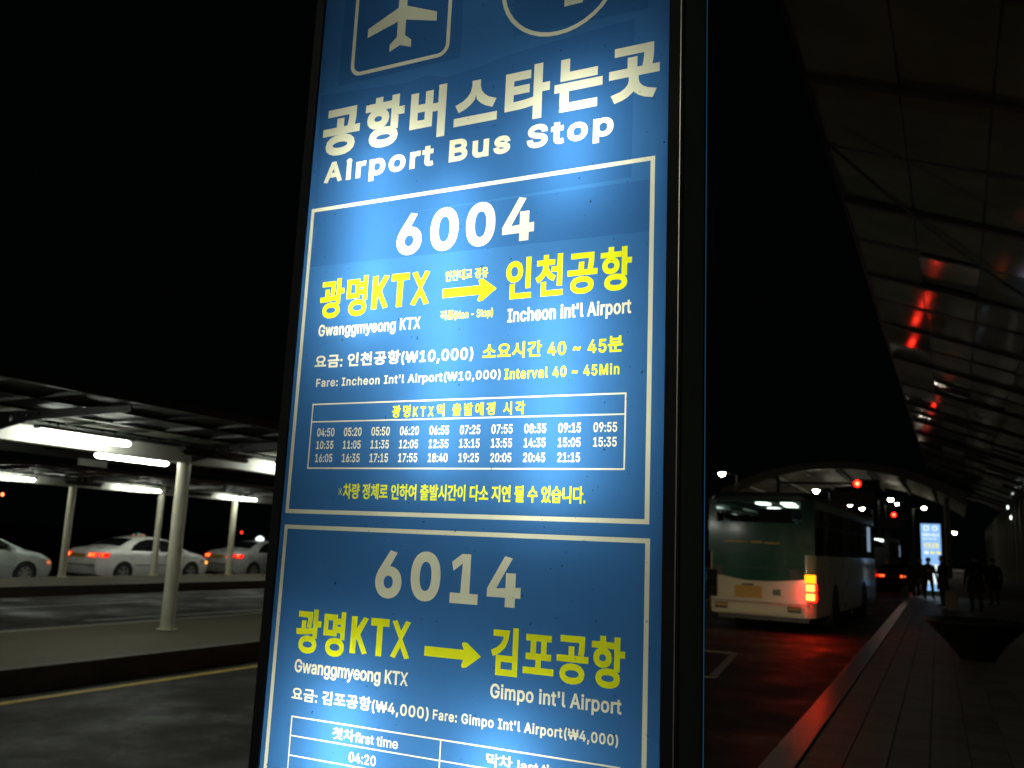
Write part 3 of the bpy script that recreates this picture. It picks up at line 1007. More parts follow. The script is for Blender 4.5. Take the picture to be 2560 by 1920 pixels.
def build_car(name, paint, loc, label, lamp=None, tails=True, spokes=5, group='taxis waiting in line', front_glow=None, chrome=False, plate_m='plate'):
    root = empty(name, loc, 0, label, 'car' if lamp is None else 'taxi', group)
    SC = 1.01
    out = list(CAR_OUT)
    out += [(4.3, .20)] + arch_pts(F_AX, 0, 0) + [(3.2, .19), (2.4, .185), (1.6, .19)] + arch_pts(R_AX, 0, 0) + [(0.35, .22)]
    # interior support points so that the sides can bulge
    gp = [(s, z) for s in np.arange(0.12, 4.75, 0.14) for z in np.arange(.24, 1.45, .09)]
    loop = np.array(out, float)
    A, B = loops_edges([loop])
    gp = [p for p in gp if winding(np.array([p]), A, B)[0] != 0 and min(np.hypot(loop[:, 0] - p[0], loop[:, 1] - p[1])) > .06]
    V = [Vector(p) for p in out] + [Vector(p) for p in gp]
    k = len(out)
    vs, _, fs, _, _, _ = delaunay_2d_cdt(V, [(i, (i + 1) % k) for i in range(k)], [], 1, 1e-6)
    vs = [tuple(v) for v in vs]
    mb = MB()
    for sg in (1, -1):
        mb.add([(sg * car_w(s, z), s, z) for s, z in vs], [tuple(f) for f in fs])
    # skin across, slightly crowned on top
    rows_ = []
    for s, z in out:
        w = car_w(s, z)
        crown = 0.035 if z > .75 else 0.0
        bow = -0.06 if s < .12 else (0.09 if s > 4.5 and z > .25 else 0)
        rows_.append([(w * t, s + bow * (1 - t * t), z + crown * (1 - t * t)) for t in (-1, -.8, -.4, 0, .4, .8, 1)])
    rows_.append(rows_[0])
    mb.grid(rows_)
    mb.build('body', paint, root, smooth=32)

    def side_patch(nm, poly, m, off=.006, both=True, par=None):
        for sg in ((1, -1) if both else (1,)):
            lp = np.array(poly, float)
            A_, B_ = loops_edges([lp])
            x0, z0 = lp.min(0)
            x1, z1 = lp.max(0)
            ip = [(a, b) for a in np.arange(x0 + .05, x1, .12) for b in np.arange(z0 + .04, z1, .08)
                  if winding(np.array([(a, b)]), A_, B_)[0] != 0]
            # subdivide the outline too
            q = []
            for a, b in zip(poly, poly[1:] + poly[:1]):
                nn = max(1, int(math.hypot(b[0] - a[0], b[1] - a[1]) / .12))
                q += [(a[0] + (b[0] - a[0]) * i / nn, a[1] + (b[1] - a[1]) * i / nn) for i in range(nn)]
            kk = len(q)
            v2, _, f2, _, _, _ = delaunay_2d_cdt([Vector(p) for p in q + ip], [(i, (i + 1) % kk) for i in range(kk)], [], 1, 1e-6)
            MB().add([(sg * (car_w(a, b) + off), a, b) for a, b in v2], [tuple(f) for f in f2]).build(nm, m, par or root, smooth=40)
    side_patch('side_window', [(1.17, 1.025), (2.30, 1.005), (2.30, 1.405), (2.0, 1.405), (1.66, 1.34), (1.36, 1.19)], 'black_glass')
    side_patch('side_window', [(2.38, 1.005), (3.42, .995), (3.38, 1.07), (3.12, 1.235), (2.86, 1.35), (2.62, 1.40), (2.38, 1.41)], 'black_glass')
    for s0 in (1.235, 2.335, 3.42):
        side_patch('door_seam', [(s0, .26 if s0 > 1.3 else .72), (s0 + .010, .26 if s0 > 1.3 else .72), (s0 + .010, .985), (s0, .985)], 'black', .002)
    side_patch('side_moulding', [(1.40, .555), (3.36, .535), (3.36, .560), (1.40, .580)], 'black' if not chrome else 'rim', .006)
    side_patch('sill_strip', [(1.36, .205), (3.40, .205), (3.40, .235), (1.36, .235)], 'black', .004)
    # windscreens: follow the outline
    def screen(nm, pa, pb, inset_a, inset_b):
        r = []
        for i in range(7):
            s = pa + (pb - pa) * i / 6
            z = top_z(s)
            w = car_w(s, z) - (inset_a + (inset_b - inset_a) * i / 6)
            r.append([(w * t, s, z + .035 * (1 - t * t) + .006) for t in (-1, -.6, -.2, .2, .6, 1)])
        MB().grid(r).build(nm, 'black_glass', root, smooth=50)
    screen('rear_window', .92, 1.50, .05, .03)
    screen('windscreen', 3.64, 2.98, .05, .03)

    def rear_s(z):
        for a, b in zip(CAR_OUT[:7], CAR_OUT[1:7]):
            if a[1] <= z <= b[1]:
                return a[0] + (b[0] - a[0]) * (z - a[1]) / (b[1] - a[1])
        return .1
    for sg in (1, -1):
        # wrap-round tail lamp
        r, r2 = [], []
        for z in (.80, .84, .88, .92, .945):
            row = []
            for t in (.52, .64, .76, .88, .97):
                s = rear_s(z) - .06 * (1 - t * t) - .010
                row.append((sg * t * car_w(rear_s(z), z), s, z))
            for s in (.10, .18, .27, .34 + (z - .8) * .3):
                row.append((sg * (car_w(s, z) + .010), s + rear_s(z) * .3, z))
            r.append(row)
        tl = MB().grid(r).build('tail_lamp', 'tail_red', root, smooth=60)
        if tails:
            for t in (.60, .70, .84):
                s = rear_s(.87) - .06 * (1 - t * t) - .02
                x = sg * t * car_w(.05, .87)
                MB().box(x - .03, x + .03, s - .006, s, .84, .915).build('bulb', 'tail_core', tl)
            x = sg * (car_w(.16, .87) + .012)
            MB().box(min(x, x + sg * .005), max(x, x + sg * .005), .14, .22, .85, .91).build('bulb', 'tail_core', tl)
        # headlamp
        r = []
        for z in (.62, .68, .74):
            row = [(sg * (car_w(s, z) + .010), s, z) for s in (4.18, 4.30, 4.42, 4.54, 4.64)]
            r.append(row)
        MB().grid(r).build('headlamp', 'rim', root, smooth=60)
        if front_glow:
            x = sg * (car_w(4.56, .66) + .02)
            MB().box(x - .012, x + .012, 4.52, 4.62, .61, .69).build('indicator', front_glow, root)
        # mirror
        MB().box(sg * .86 if sg > 0 else -1.03, 1.03 if sg > 0 else -.86, 3.20, 3.33, 1.0, 1.11).build('mirror', paint, root, bevel=.02)
        for s in (1.42, 2.52):
            x = sg * (car_w(s, .90) + .018)
            MB().box(x - .012, x + .012, s, s + .17, .885, .915).build('door_handle', paint, root, bevel=.006)
        for ax, nm in ((R_AX, 'wheel'), (F_AX, 'wheel')):
            xw = sg * .80
            ty = MB().lathe([(.20, -.10), (.30, -.105), (.325, -.08), (.325, .08), (.30, .105), (.20, .10)], (xw, ax, WR), 28, axis='x', closed=True)
            wt = ty.build('wheel', 'tyre', root, smooth=40)
            MB().tube((xw - .09, ax, WR), (xw + .055 * sg, ax, WR), .20, n=24).build('wheel_well_disc', 'black', wt)
            rim = MB().lathe([(.205, .02 * sg), (.205, .10 * sg), (.185, .10 * sg), (.185, .02 * sg)], (xw, ax, WR), 28, axis='x', closed=True)
            for i in range(spokes):
                a = 2 * PI * i / spokes + .3
                d = Vector((0, math.cos(a), math.sin(a)))
                p = Vector((xw + sg * .085, ax, WR))
                rim.bar(p + d * .03, p + d * .19, .052, .02, up=(1, 0, 0))
            rim.tube((xw + sg * .06, ax, WR), (xw + sg * .10, ax, WR), .05, n=14)
            rim.build('rim', 'rim', wt, smooth=35)
            # dark wheel arch lining
            MB().lathe([(.37, -.02 * sg), (.37, -.30 * sg)], (sg * .905, ax, .325), 24, axis='x').build('arch_lining', 'black', root)
    # inner floor and bumper details
    MB().box(-.72, .72, .30, 4.5, .17, .30).build('underbody', 'black', root)
    MB().box(-.45, .45, -.075, -.055, .60, .72).build('number_plate', plate_m, root) if chrome else MB().box(-.40, .30, -.055, -.040, .795, .905).build('number_plate', plate_m, root)
    MB().box(-.78, .78, -.072, -.02, .555, .575).build('bumper_groove', 'black', root)
    if lamp:
        zc = 1.505
        tl = MB().lathe([(0.0, .0), (.19, .0), (.185, .05), (.13, .085), (.06, .12), (0, .125)], (0, 2.15, zc), 18)
        tl.v = [(x, 2.15 + (y - 2.15) * .62, z) for x, y, z in tl.v]
        if lamp == 'lit':
            tl.v = [(x, y, zc + (z - zc) * 1.3) for x, y, z in tl.v]
        rl = tl.build('roof_lamp', 'lamp_cap' if lamp == 'lit' else 'lamp_teal', root, smooth=50)
        if lamp != 'lit':
            for dy in (-.10, .06):
                MB().box(.11, .185, 2.15 + dy - .01, 2.15 + dy + .05, zc + .02, zc + .065).box(-.12, -.02, 2.03, 2.05, zc + .01, zc + .05).build('reflector', 'lamp_orange', rl)
    root.scale = (1, SC, .985)
    return root


build_car('taxi', 'white_car', (-24.93, 19.85, -0.07), 'white taxi sedan with teal roof lamp and red tail lights glowing under the far canopy', lamp='dim', front_glow='amber')
build_car('taxi', 'silver_car', (-24.93, 25.88, -0.07), 'silver taxi with lit white roof lamp, half hidden behind the blue pylon', lamp='lit')
build_car('taxi', 'green_silver', (-24.93, 13.55, -0.07), 'pale silver sedan cut by the left picture edge, front wheel showing', lamp='dim', spokes=7, front_glow='amber_dim', chrome=True)  # orange reflection on its front imitated by a faintly glowing indicator
# dark car standing far up the road beyond the bus
dk = build_car('parked_car', 'coat', (-3.15, 54.0, 0.0), 'small dark car far up the road beyond the bus', tails=True, group='cars far up the road')
dk['category'] = 'car'


# ================================================================== BUS
def build_bus(loc, rz, label, group):
    root = empty('bus', loc, rz, label, 'bus', group)
    L_, Wd, H_ = 11.0, 1.235, 3.17
    zs = 1.74   # window sill on the sides
    zr = 2.46   # sill of the rear window

    def hull(z0, z1, w0, w1, r=.22, inset=0.0, ya=0.0, yb=L_):
        def ring_(w, z):
            p = []
            for cx, cy, a0 in ((w - r, yb - r, 0), (-w + r, yb - r, 90), (-w + r, ya + r, 180), (w - r, ya + r, 270)):
                for i in range(7):
                    a = math.radians(a0 + 15 * i)
                    p.append((cx + r * math.cos(a), cy + r * math.sin(a), z))
            return p
        a, b = ring_(w0, z0), ring_(w1, z1)
        n = len(a)
        return a, b, [(i, (i + 1) % n, n + (i + 1) % n, n + i) for i in range(n)]
    # lower body, beige, with tumblehome
    mb = MB()
    for z0, z1, w0, w1 in ((.34, .62, Wd - .02, Wd), (.62, zs, Wd, Wd)):
        a, b, f = hull(z0, z1, w0, w1)
        mb.add(a + b, f)
    a, b, f = hull(.34, .36, Wd - .02, Wd - .02)
    mb.add(a, [tuple(range(len(a)))])
    mb.build('body', 'bus_beige', root, smooth=30)
    # roof
    mb = MB()
    prof = [(2.98, Wd - .03), (3.06, Wd - .05), (3.12, Wd - .12), (3.15, Wd - .26)]
    for (z0, w0), (z1, w1) in zip(prof, prof[1:]):
        a, b, f = hull(z0, z1, w0, w1)
        mb.add(a + b, f)
    a, b, f = hull(3.15, 3.17, Wd - .26, Wd - .30)
    mb.add(b, [tuple(range(len(b)))])
    mb.add(a + b, f)
    mb.build('roof', 'bus_roof', root, smooth=40)
    MB().box(-.75, .75, 5.2, 7.6, 3.16, 3.34).build('roof_unit', 'bus_roof', root, bevel=.05)
    # upper rear panel (green) around the rear window
    g = MB()
    g.box(-Wd + .01, Wd - .01, .0, .06, zs, zr)
    g.box(-Wd + .01, -Wd + .19, .0, .06, zr, 3.0).box(Wd - .30, Wd - .01, .0, .06, zr, 3.0)
    g.box(-Wd + .19, Wd - .30, .0, .06, 2.94, 3.0)
    g.build('rear_upper_panel', 'bus_green', root)
    # green sheet over the engine flap with its wavy lower edge
    xs_ = np.linspace(-1.13, 1.02, 24)
    low = [(float(x), 1.11 + .17 * max(0, -(x + .25)) ** 1.4 + (.10 * max(0, x - .2) ** 1.2)) for x in xs_]
    lp = np.array(low + [(1.02, 1.74), (1.02, 2.44), (-1.13, 2.44)], float)
    plate([lp], 0.012, at=-0.014).build('green_engine_flap', 'bus_green', root)
    MB().box(-.98, .96, -.018, -.0145, 1.86, 1.872).box(-.98, .96, -.018, -.0145, 1.40, 1.412).build('panel_seam', 'black', root)
    for x0, x1 in ((-1.10, -.86), (.66, .92)):
        v = MB().box(x0, x1, -.020, -.0145, 1.20, 1.42).build('vent', 'black', root)
        for k in range(4):
            MB().box(x0 + .02, x1 - .02, -.026, -.0205, 1.225 + k * .048, 1.245 + k * .048).build('louvre', 'dark_steel', v)
    MB().box(-.85, -.30, -.018, -.0145, 1.985, 2.02).box(-.22, .05, -.018, -.0145, 1.98, 2.02).box(.10, .45, -.018, -.0145, 1.97, 2.0).build('worn_stripe', 'yellow_paint', root)  # broken blocks standing in for illegible yellow lettering
    # plate, bumper, reflectors
    MB().box(-.60, .03, -.026, -.004, .72, .99).build('number_plate', 'plate', root, bevel=.006)
    MB().box(-.42, -.16, -.05, -.004, 1.0, 1.04).build('plate_lamp', 'black', root)
    MB().box(-1.18, 1.12, -.012, -.002, .615, .632).build('bumper_groove', 'black', root)
    MB().box(-1.0, 1.0, -.05, -.002, .36, .60).build('bumper', 'bus_beige', root, bevel=.03)
    for x in (-1.06, .62):
        rf = MB().box(x, x + .30, -.058, -.052, .44, .58).build('reflector', 'black', root)
        MB().box(x + .02, x + .28, -.064, -.0585, .50, .55).build('reflex_strip', 'plate', rf)
    MB().box(.28, .46, -.012, -.003, .80, .94).build('badge', 'bus_roof', root)
    # tail lamps: amber over two red lights
    for x in (-1.13, 1.13):
        tl = MB().box(x - .115, x + .115, -.04, -.003, .70, 1.33).build('tail_lamp', 'black', root, bevel=.01)
        for i, (z, m_, c_) in enumerate(((1.215, 'bus_amber', 'bus_amber'), (1.015, 'bus_red', 'bus_core'), (.815, 'bus_red', 'bus_core')) if x > 0 else ((1.215, 'black_glass', ''), (1.015, 'black_glass', ''), (.815, 'black_glass', ''))):
            r = .094
            MB().box(x - .122, x + .122, -.075, -.041, z - .094, z + .094).build('lens', m_, tl, bevel=.02)
            if i and x > 0:
                MB().box(Wd + .0015, Wd + .012, .03, .12, z - .07, z + .07).build('side_lens', 'side_red', tl)  # glowing piece added to throw red light along the bus side
                MB().box(x - .095, x + .095, -.088, -.076, z - .072, z + .072).build('bulb', c_, tl, bevel=.005)
    for x in (-1.0, 1.0):
        MB().box(x - .06, x + .06, -.02, -.002, 2.955, 2.985).build('marker_lamp', 'tail_off', root)
    # window bands on the sides
    for sg in (1, -1):
        xw = sg * (Wd - .005)
        MB().box(min(xw, xw - sg * .05), max(xw, xw - sg * .05), .19, L_ - .2, 2.80, 2.99).build('cant_rail', 'bus_green', root)
        ys = [.14, 1.20, 2.65, 4.10, 4.95, 6.05, 7.50, 8.90, 9.75, L_ - .16]
        for y in ys:
            MB().box(min(xw, xw - sg * .05), max(xw, xw - sg * .05), y - .05, y + .05, zs, 2.80).build('pillar', 'black', root)
        for a, b in zip(ys, ys[1:]):
            if sg > 0 and (a in (4.10, 8.90)):
                MB().box(xw - .03, xw - .01, a + .05, b - .05, .40, 2.80).build('door_glass', 'tint_glass', root)
                MB().box(xw - .005, xw + .004, a + .04, a + .09, .42, 2.78).box(xw - .005, xw + .004, (a + b) / 2 - .03, (a + b) / 2 + .03, .42, 2.78).build('door_frame', 'dark_steel', root)
                continue
            MB().box(min(xw - sg * .03, xw - sg * .022), max(xw - sg * .03, xw - sg * .022), a + .05, b - .05, zs, 2.80).build('side_pane', 'tint_glass', root)
            MB().box(min(xw - sg * .02, xw), max(xw - sg * .02, xw), a + .05, b - .05, 2.42, 2.45).build('window_bar', 'black', root)
    MB().box(Wd + .002, Wd + .006, 9.0, 9.7, 1.95, 2.72).build('door_display', 'bus_sign', root)  # bluish light at the door put in as a glowing panel
    MB().box(-Wd + .19, Wd - .30, .02, .03, zr, 2.94).build('rear_pane', 'glass', root)
    MB().box(-Wd + .2, Wd - .2, L_ - .04, L_ - .02, 1.2, 2.95).build('front_pane', 'tint_glass', root)
    # inside
    MB().box(-Wd + .07, Wd - .07, .1, L_ - .1, .9, .94).build('floor', 'bus_inside', root)
    MB().box(-Wd + .10, Wd - .10, .1, L_ - .15, 2.965, 2.978).build('ceiling', 'bus_inside', root)
    for x in (-.62, .62):
        MB().box(x - .14, x + .14, .3, L_ - .6, 2.75, 2.80).build('duct', 'bus_inside', root, bevel=.02)
    for y, x in ((.85, -.12), (.85, .48), (1.75, .36), (2.9, .62), (4.6, .36), (6.2, .36), (3.2, -.36), (7.8, .3)):
        MB().box(x - .13, x + .13, y - .28, y + .28, 2.925, 2.96).build('ceiling_lamp', 'bus_light', root, bevel=.01)
    for y in (1.3, 2.3, 3.3, 5.6, 6.6, 7.6):
        for x in (-.82, .78):
            st = MB().box(x - .40, x + .40, y, y + .12, 1.45, 2.12).box(x - .40, x + .40, y + .12, y + .55, 1.38, 1.48)
            st.build('seat', 'seat', root, bevel=.03)
    MB().box(-.1, .68, .25, .33, 2.46, 2.80).build('engine_cover', 'black', root)
    MB().tube((.1, 4.6, .94), (.1, 4.6, 2.96), .018, n=8).build('grab_pole', 'yellow_paint', root)
    MB().tube((-.45, 2.0, 2.62), (-.45, 9.0, 2.62), .016, n=8).build('grab_rail', 'rim', root)
    for sg in (1, -1):
        for y in (2.75, 8.1):
            wt = MB().lathe([(.28, -.13), (.45, -.14), (.48, -.10), (.48, .10), (.45, .14), (.28, .13)], (sg * 1.08, y, .48), 28, axis='x', closed=True).build('wheel', 'tyre', root, smooth=40)
            MB().lathe([(0, .04 * sg), (.12, .05 * sg), (.24, .12 * sg), (.29, .13 * sg)], (sg * 1.08, y, .48), 20, axis='x').build('hub', 'rim', wt, smooth=50)
            MB().lathe([(0.0, .003 * sg), (.56, .003 * sg)], (sg * Wd, y, .50), 28, axis='x').build('wheel_arch', 'black', root)
    MB().box(-1.05, 1.05, .2, L_ - .2, .22, .335).build('chassis', 'black', root)
    return root


BUS_RZ = -math.radians(2.4)
bus = build_bus((-4.10, 21.62, 0.0), BUS_RZ, 'green and beige city bus with glowing tail lamps pulling in right of the blue pylon', 'city buses')
bus2 = copy_tree(bus, (-4.75, 58.0, 0.0), -0.01, 'second bus far ahead of the green and beige bus, only its lights showing')


# ================================================================== STATION ROOF, FACADE, ARCH
def soff_z(x):
    return EYE + (7.8 - 0.35 * x) / 0.94


st = empty('station_canopy', (0, 0, 0), 0, 'huge dark station canopy overhead at right with panelled underside', 'building')
xs_ = [-2.2, -0.6, 0.9, 2.4, 3.9, 5.4]
DY = 3.3
y = 16.5 - 4 * DY
k = 0
while y < 120:
    for xa, xb in zip(xs_, xs_[1:]):
        a, b = xa + .012, xb - .012
        vs = []
        t1, t2 = rng.normal(0, .012), rng.normal(0, .026)
        for x, yy in ((a, y + .05), (b, y + .05), (b, y + DY - .05), (a, y + DY - .05)):
            vs.append((x, yy, soff_z(x) + t1 * (x - (a + b) / 2) + t2 * (yy - y - DY / 2)))
        vs += [(x, yy, z + .06) for x, yy, z in vs]
        MB().add(vs, [(0, 1, 2, 3), (7, 6, 5, 4), (0, 4, 5, 1), (1, 5, 6, 2), (2, 6, 7, 3), (3, 7, 4, 0)]).build('soffit_panel', 'soffit', st)
    w = .20 if k % 2 == 0 else .34
    dz = .14 if k % 2 == 0 else .03
    q = MB().bar((-2.2, y, soff_z(-2.2) - dz / 2 + .02), (5.4, y, soff_z(5.4) - dz / 2 + .02), w, dz)
    q.build('purlin', 'soffit_beam', st)
    y += DY
    k += 1
MB().bar((-2.26, 0, soff_z(-2.2)), (-2.26, 120, soff_z(-2.2) + .04), .06, .08).build('edge_beam', 'soffit_beam', st)
for x in (-.6, .9, 2.4, 3.9):
    MB().bar((x, 0, soff_z(x) + .03), (x, 120, soff_z(x) + .03), .05, .05).build('joint_strip', 'soffit_beam', st)
MB().add([(-2.3, 0, soff_z(-2.3) + .3), (5.6, 0, soff_z(5.6) + .3), (5.6, 120, soff_z(5.6) + .3), (-2.3, 120, soff_z(-2.3) + .3)], [(0, 1, 2, 3)]).build('roof_deck', 'dark_steel', st)
# slack cables crossing under the panels
cb = MB()
for (xa, ya, xb, yb, sag) in ((-2.2, 19.0, 5.0, 31.0, .5), ):
    pr = None
    for i in range(13):
        t = i / 12
        p = Vector((xa + (xb - xa) * t, ya + (yb - ya) * t, soff_z(xa + (xb - xa) * t) - .25 - sag * 4 * t * (1 - t)))
        if pr is not None:
            cb.tube(pr, p, .035, n=6, caps=False)
        pr = p
tag(cb.build('tension_cable', 'soffit_beam', st), kind='stuff')

fc = empty('station_facade', (5.2, 0, 0), 0, 'tall station wall of pale vertical fins at the far right edge', 'building')
MB().box(.35, .45, 5, 190, .13, 8.0).build('glass_wall', 'facade_glass', fc)
y = 8.0
i = 0
while y < 188:
    w = .16 if i % 3 else .34
    MB().box(-.12 if i % 3 else -.2, .34, y, y + w, .14, 7.95).build('fin', 'facade', fc)
    y += 2.2
    i += 1
for z in (2.6, 5.2):
    MB().box(.22, .34, 5, 190, z, z + .12).build('transom', 'facade', fc)
for yy, z in ((101.0, 7.2), (96.5, 6.0)):
    lm = empty('wall_lamp', (4.9, yy, z), 0, 'small white lamp on the station wall of fins, %s' % ('upper one' if z > 7 else 'lower one'), 'light', 'wall lamps on the station facade')
    MB().box(-.05, .05, -.4, .4, -.05, .35).build('housing', 'dark_steel', lm)
    MB().box(-.16, -.055, -.3, .3, -.02, .28).build('lens', 'white_small', lm)

# arched roof spanning the road far ahead
ar = empty('arched_canopy', (-11.0, 100, 0), 0, 'pale arched canopy on posts spanning the road far ahead of the bus', 'shelter')


def arch_z(t):          # t -1..1
    return 8.6 + 3.15 * (1 - abs(t) ** 2.1)


rows_t, rows_b = [], []
for i in range(33):
    t = -1 + 2 * i / 32
    x = t * 12.3
    rows_t.append([(x, yy, arch_z(t)) for yy in (0, 12, 24)])
    rows_b.append([(x * .985, yy, arch_z(t) - .75 - .5 * abs(t) ** 3) for yy in (0, 12, 24)])
q = MB()
q.grid(rows_t)
q.grid(rows_b)
q.grid([[r[0] for r in rows_t], [r[0] for r in rows_b]])
q.grid([[r[-1] for r in rows_t], [r[-1] for r in rows_b]])
q.build('roof_shell', 'arch', ar, smooth=40)
for i in range(0, 33, 4):
    t = -1 + 2 * i / 32
    MB().bar((t * 12.2, 0.1, arch_z(t) - 1.0), (t * 12.2, 24, arch_z(t) - 1.0), .14, .3).build('purlin', 'arch', ar)
for x, yy in ((10.35, .4), (10.35, 12), (10.35, 23), (-11.6, .4), (-11.6, 12), (-11.6, 23)):
    MB().tube((x, yy, 0.0), (x, yy, 8.2), .26, n=16).build('post', 'arch', ar, smooth=40)


# ================================================================== STREET LAMPS, SIGNALS
def street_lamp(x, y, h, label, arm=1.4, rz=0.0, r=.16, fill_power=0.0, lens='street', col=(1, .8, .5)):
    t = empty('street_lamp', (x, y, 0), rz, label, 'street lamp', 'street lamps')
    MB().tube((-arm, 0, 0), (-arm, 0, h - .2), .10, .06, n=10).build('pole', 'dark_steel', t)
    MB().bar((-arm, 0, h - .25), (0, 0, h + .14), .06, .06).build('arm', 'dark_steel', t)
    MB().lathe([(0, .16), (r * 1.1, .10), (r * 1.2, .03), (r, .02)], (0, 0, h), 16).build('lamp_head', 'dark_steel', t)
    MB().lathe([(0, -r), (r * .5, -r * .87), (r * .87, -r * .5), (r, .0), (r * .9, .018), (0, .018)], (0, 0, h), 16).build('lens', lens, t, smooth=60)
    if fill_power:
        ld = bpy.data.lights.new('lamp_light', 'POINT')
        ld.energy = fill_power
        ld.color = col
        ld.shadow_soft_size = .25
        lo = bpy.data.objects.new('lamp_light', ld)
        lo.location = (0, 0, -.45 + h)
        lo.parent = t
        COL.objects.link(lo)
    return t


lamps = [(-19.26, 83.2, 9, .2, 'street lamp dot alone just right of the blue pylon, above the bus'),
         (-13.65, 104.3, 9, .22, 'first street lamp from the left in the row above the bus roof'),
         (-13.29, 118.8, 9, .2, 'second street lamp from the left in the row above the bus roof'),
         (-12.70, 130.6, 9, .2, 'third street lamp from the left in the row above the bus roof'),
         (-12.06, 140.9, 9, .21, 'fourth street lamp from the left in the row above the bus roof'),
         (-6.81, 117.9, 9, .2, 'left one of the two close street lamps under the arched canopy'),
         (-6.59, 127.4, 9, .14, 'right one of the two close street lamps under the arched canopy'),
         (-3.62, 135.0, 9, .2, 'street lamp dot just above the distant lit pylon'),
         (-0.01, 244.0, 9, .34, 'far street lamp dot right of the arched canopy post')]
for x, y, h, r, lb in lamps:
    street_lamp(x, y, h, lb, r=r * 1.5, rz=PI if x < -10 else 0)
# unseen fill lamps added to light the bus, the pavement and the station roof
street_lamp(-4.2, -9.0, 7.5, 'warm street lamp by the kerb behind the camera', fill_power=430, col=(1.0, .92, .72), rz=PI)
street_lamp(-15.5, 30.0, 7.5, 'street lamp between the two canopies hidden by the blue pylon', fill_power=150, col=(1.0, .70, .40))


def signal(x, y, z, label, r=.19):
    t = empty('traffic_light', (x, y, z), 0, label, 'traffic light', 'red traffic lights')
    MB().box(-.25, 1.20, .02, .26, -.25, .25).build('housing', 'black', t, bevel=.03)
    for i in range(3):
        dx = i * .46
        if i == 0:
            ln = MB().lathe([(0, -.05), (r * .8, -.03), (r, .0)], (dx, 0, 0), 18, axis='y').build('lens', 'signal_red', t, smooth=60)
            MB().lathe([(0, -.07), (r * .5, -.06), (r * .62, -.045)], (dx, 0, 0), 14, axis='y').build('bulb', 'signal_core', ln)
        else:
            MB().lathe([(0, -.02), (r, .0)], (dx, 0.005, 0), 16, axis='y').build('lens', 'black_glass', t)
        MB().lathe([(r * 1.12, .0), (r * 1.12, -.14)], (dx, 0.01, 0), 16, axis='y').build('visor', 'black', t)
    MB().tube((-4.5, .14, .05), (-.22, .14, .0), .07, .05, n=10).build('arm', 'dark_steel', t)
    MB().tube((-4.5, .14, -z + .0), (-4.5, .14, .4), .12, .09, n=12).build('pole', 'dark_steel', t)
    MB().box(-1.4, .9, .05, .09, -1.25, -.45).build('road_sign', 'sign_back', t)
    return t


signal(-4.97, 55.5, 6.0, 'nearer red traffic light hanging above the bus under the arch')
signal(-5.16, 93.5, 6.0, 'farther red traffic light lower right of the nearer one')

# unseen lamp added beside the pavement to light the bus side
wl = empty('wall_lamp', (4.9, 24.0, 4.2), 0, 'wall lamp on the station wall right of the picture, level with the bus', 'light')
MB().box(-.02, .10, -.30, .30, -.10, .14).build('housing', 'dark_steel', wl)
MB().box(-.10, -.021, -.26, .26, -.08, .10).build('lens', emit('wall_lamp_lens', (.95, 1.0, .82), 30.0), wl)

# unseen lamp added behind the camera, on the right, as fill light
el = empty('entrance_lamp', (4.2, -3.0, 5.6), 0, 'ceiling lamp of the station entrance behind the camera', 'light')
MB().box(-.6, .6, -.12, .12, .0, .10).build('housing', 'dark_steel', el)
MB().box(-.55, .55, -.08, .08, -.05, -.002).build('lens', emit('entrance_lens', (.95, 1.0, .85), 14.0), el)

# unseen car added behind the camera: its headlights light the bus back
hc = build_car('parked_car', 'silver_car', (-4.9, -13.0, 0.0), 'silver car with headlights on standing behind the camera', tails=True, group='cars on the bus road')
hc['category'] = 'car'
for x in (-.6, .6):
    ld = bpy.data.lights.new('headlight_beam', 'SPOT')
    ld.energy = 2000
    ld.color = (1.0, .78, .48)
    ld.spot_size = math.radians(13)
    ld.spot_blend = 1.0
    ld.shadow_soft_size = .07
    lo = bpy.data.objects.new('headlight_beam', ld)
    lo.location = (x, 4.95, .68)
    lo.rotation_euler = (Vector((-4.1 - (-4.9 + x), 29.6, -.75))).to_track_quat('-Z', 'Y').to_euler()
    lo.parent = hc
    COL.objects.link(lo)

# small coloured lights seen under the far canopy at left, across the river of road
for x, y, z, m_, lb in ((-88.1, 60, 4.4, 'signal_core', 'tiny orange lamp far away at the left picture edge'),
                        (-73.9, 80.0, 1.6, 'marker_red', 'tiny red lamp in the dark left of the silver taxi')):
    t = empty('distant_lamp', (x, y, z), 0, lb, 'light')
    MB().lathe([(0, .18), (.1, .14), (.15, .03), (.15, -.03), (.1, -.14), (0, -.18)], (0, 0, 0), 12).build('lens', m_, t, smooth=60)
    MB().tube((0, 0, -z - .1), (0, 0, -.18), .08, n=8).build('pole', 'dark_steel', t)


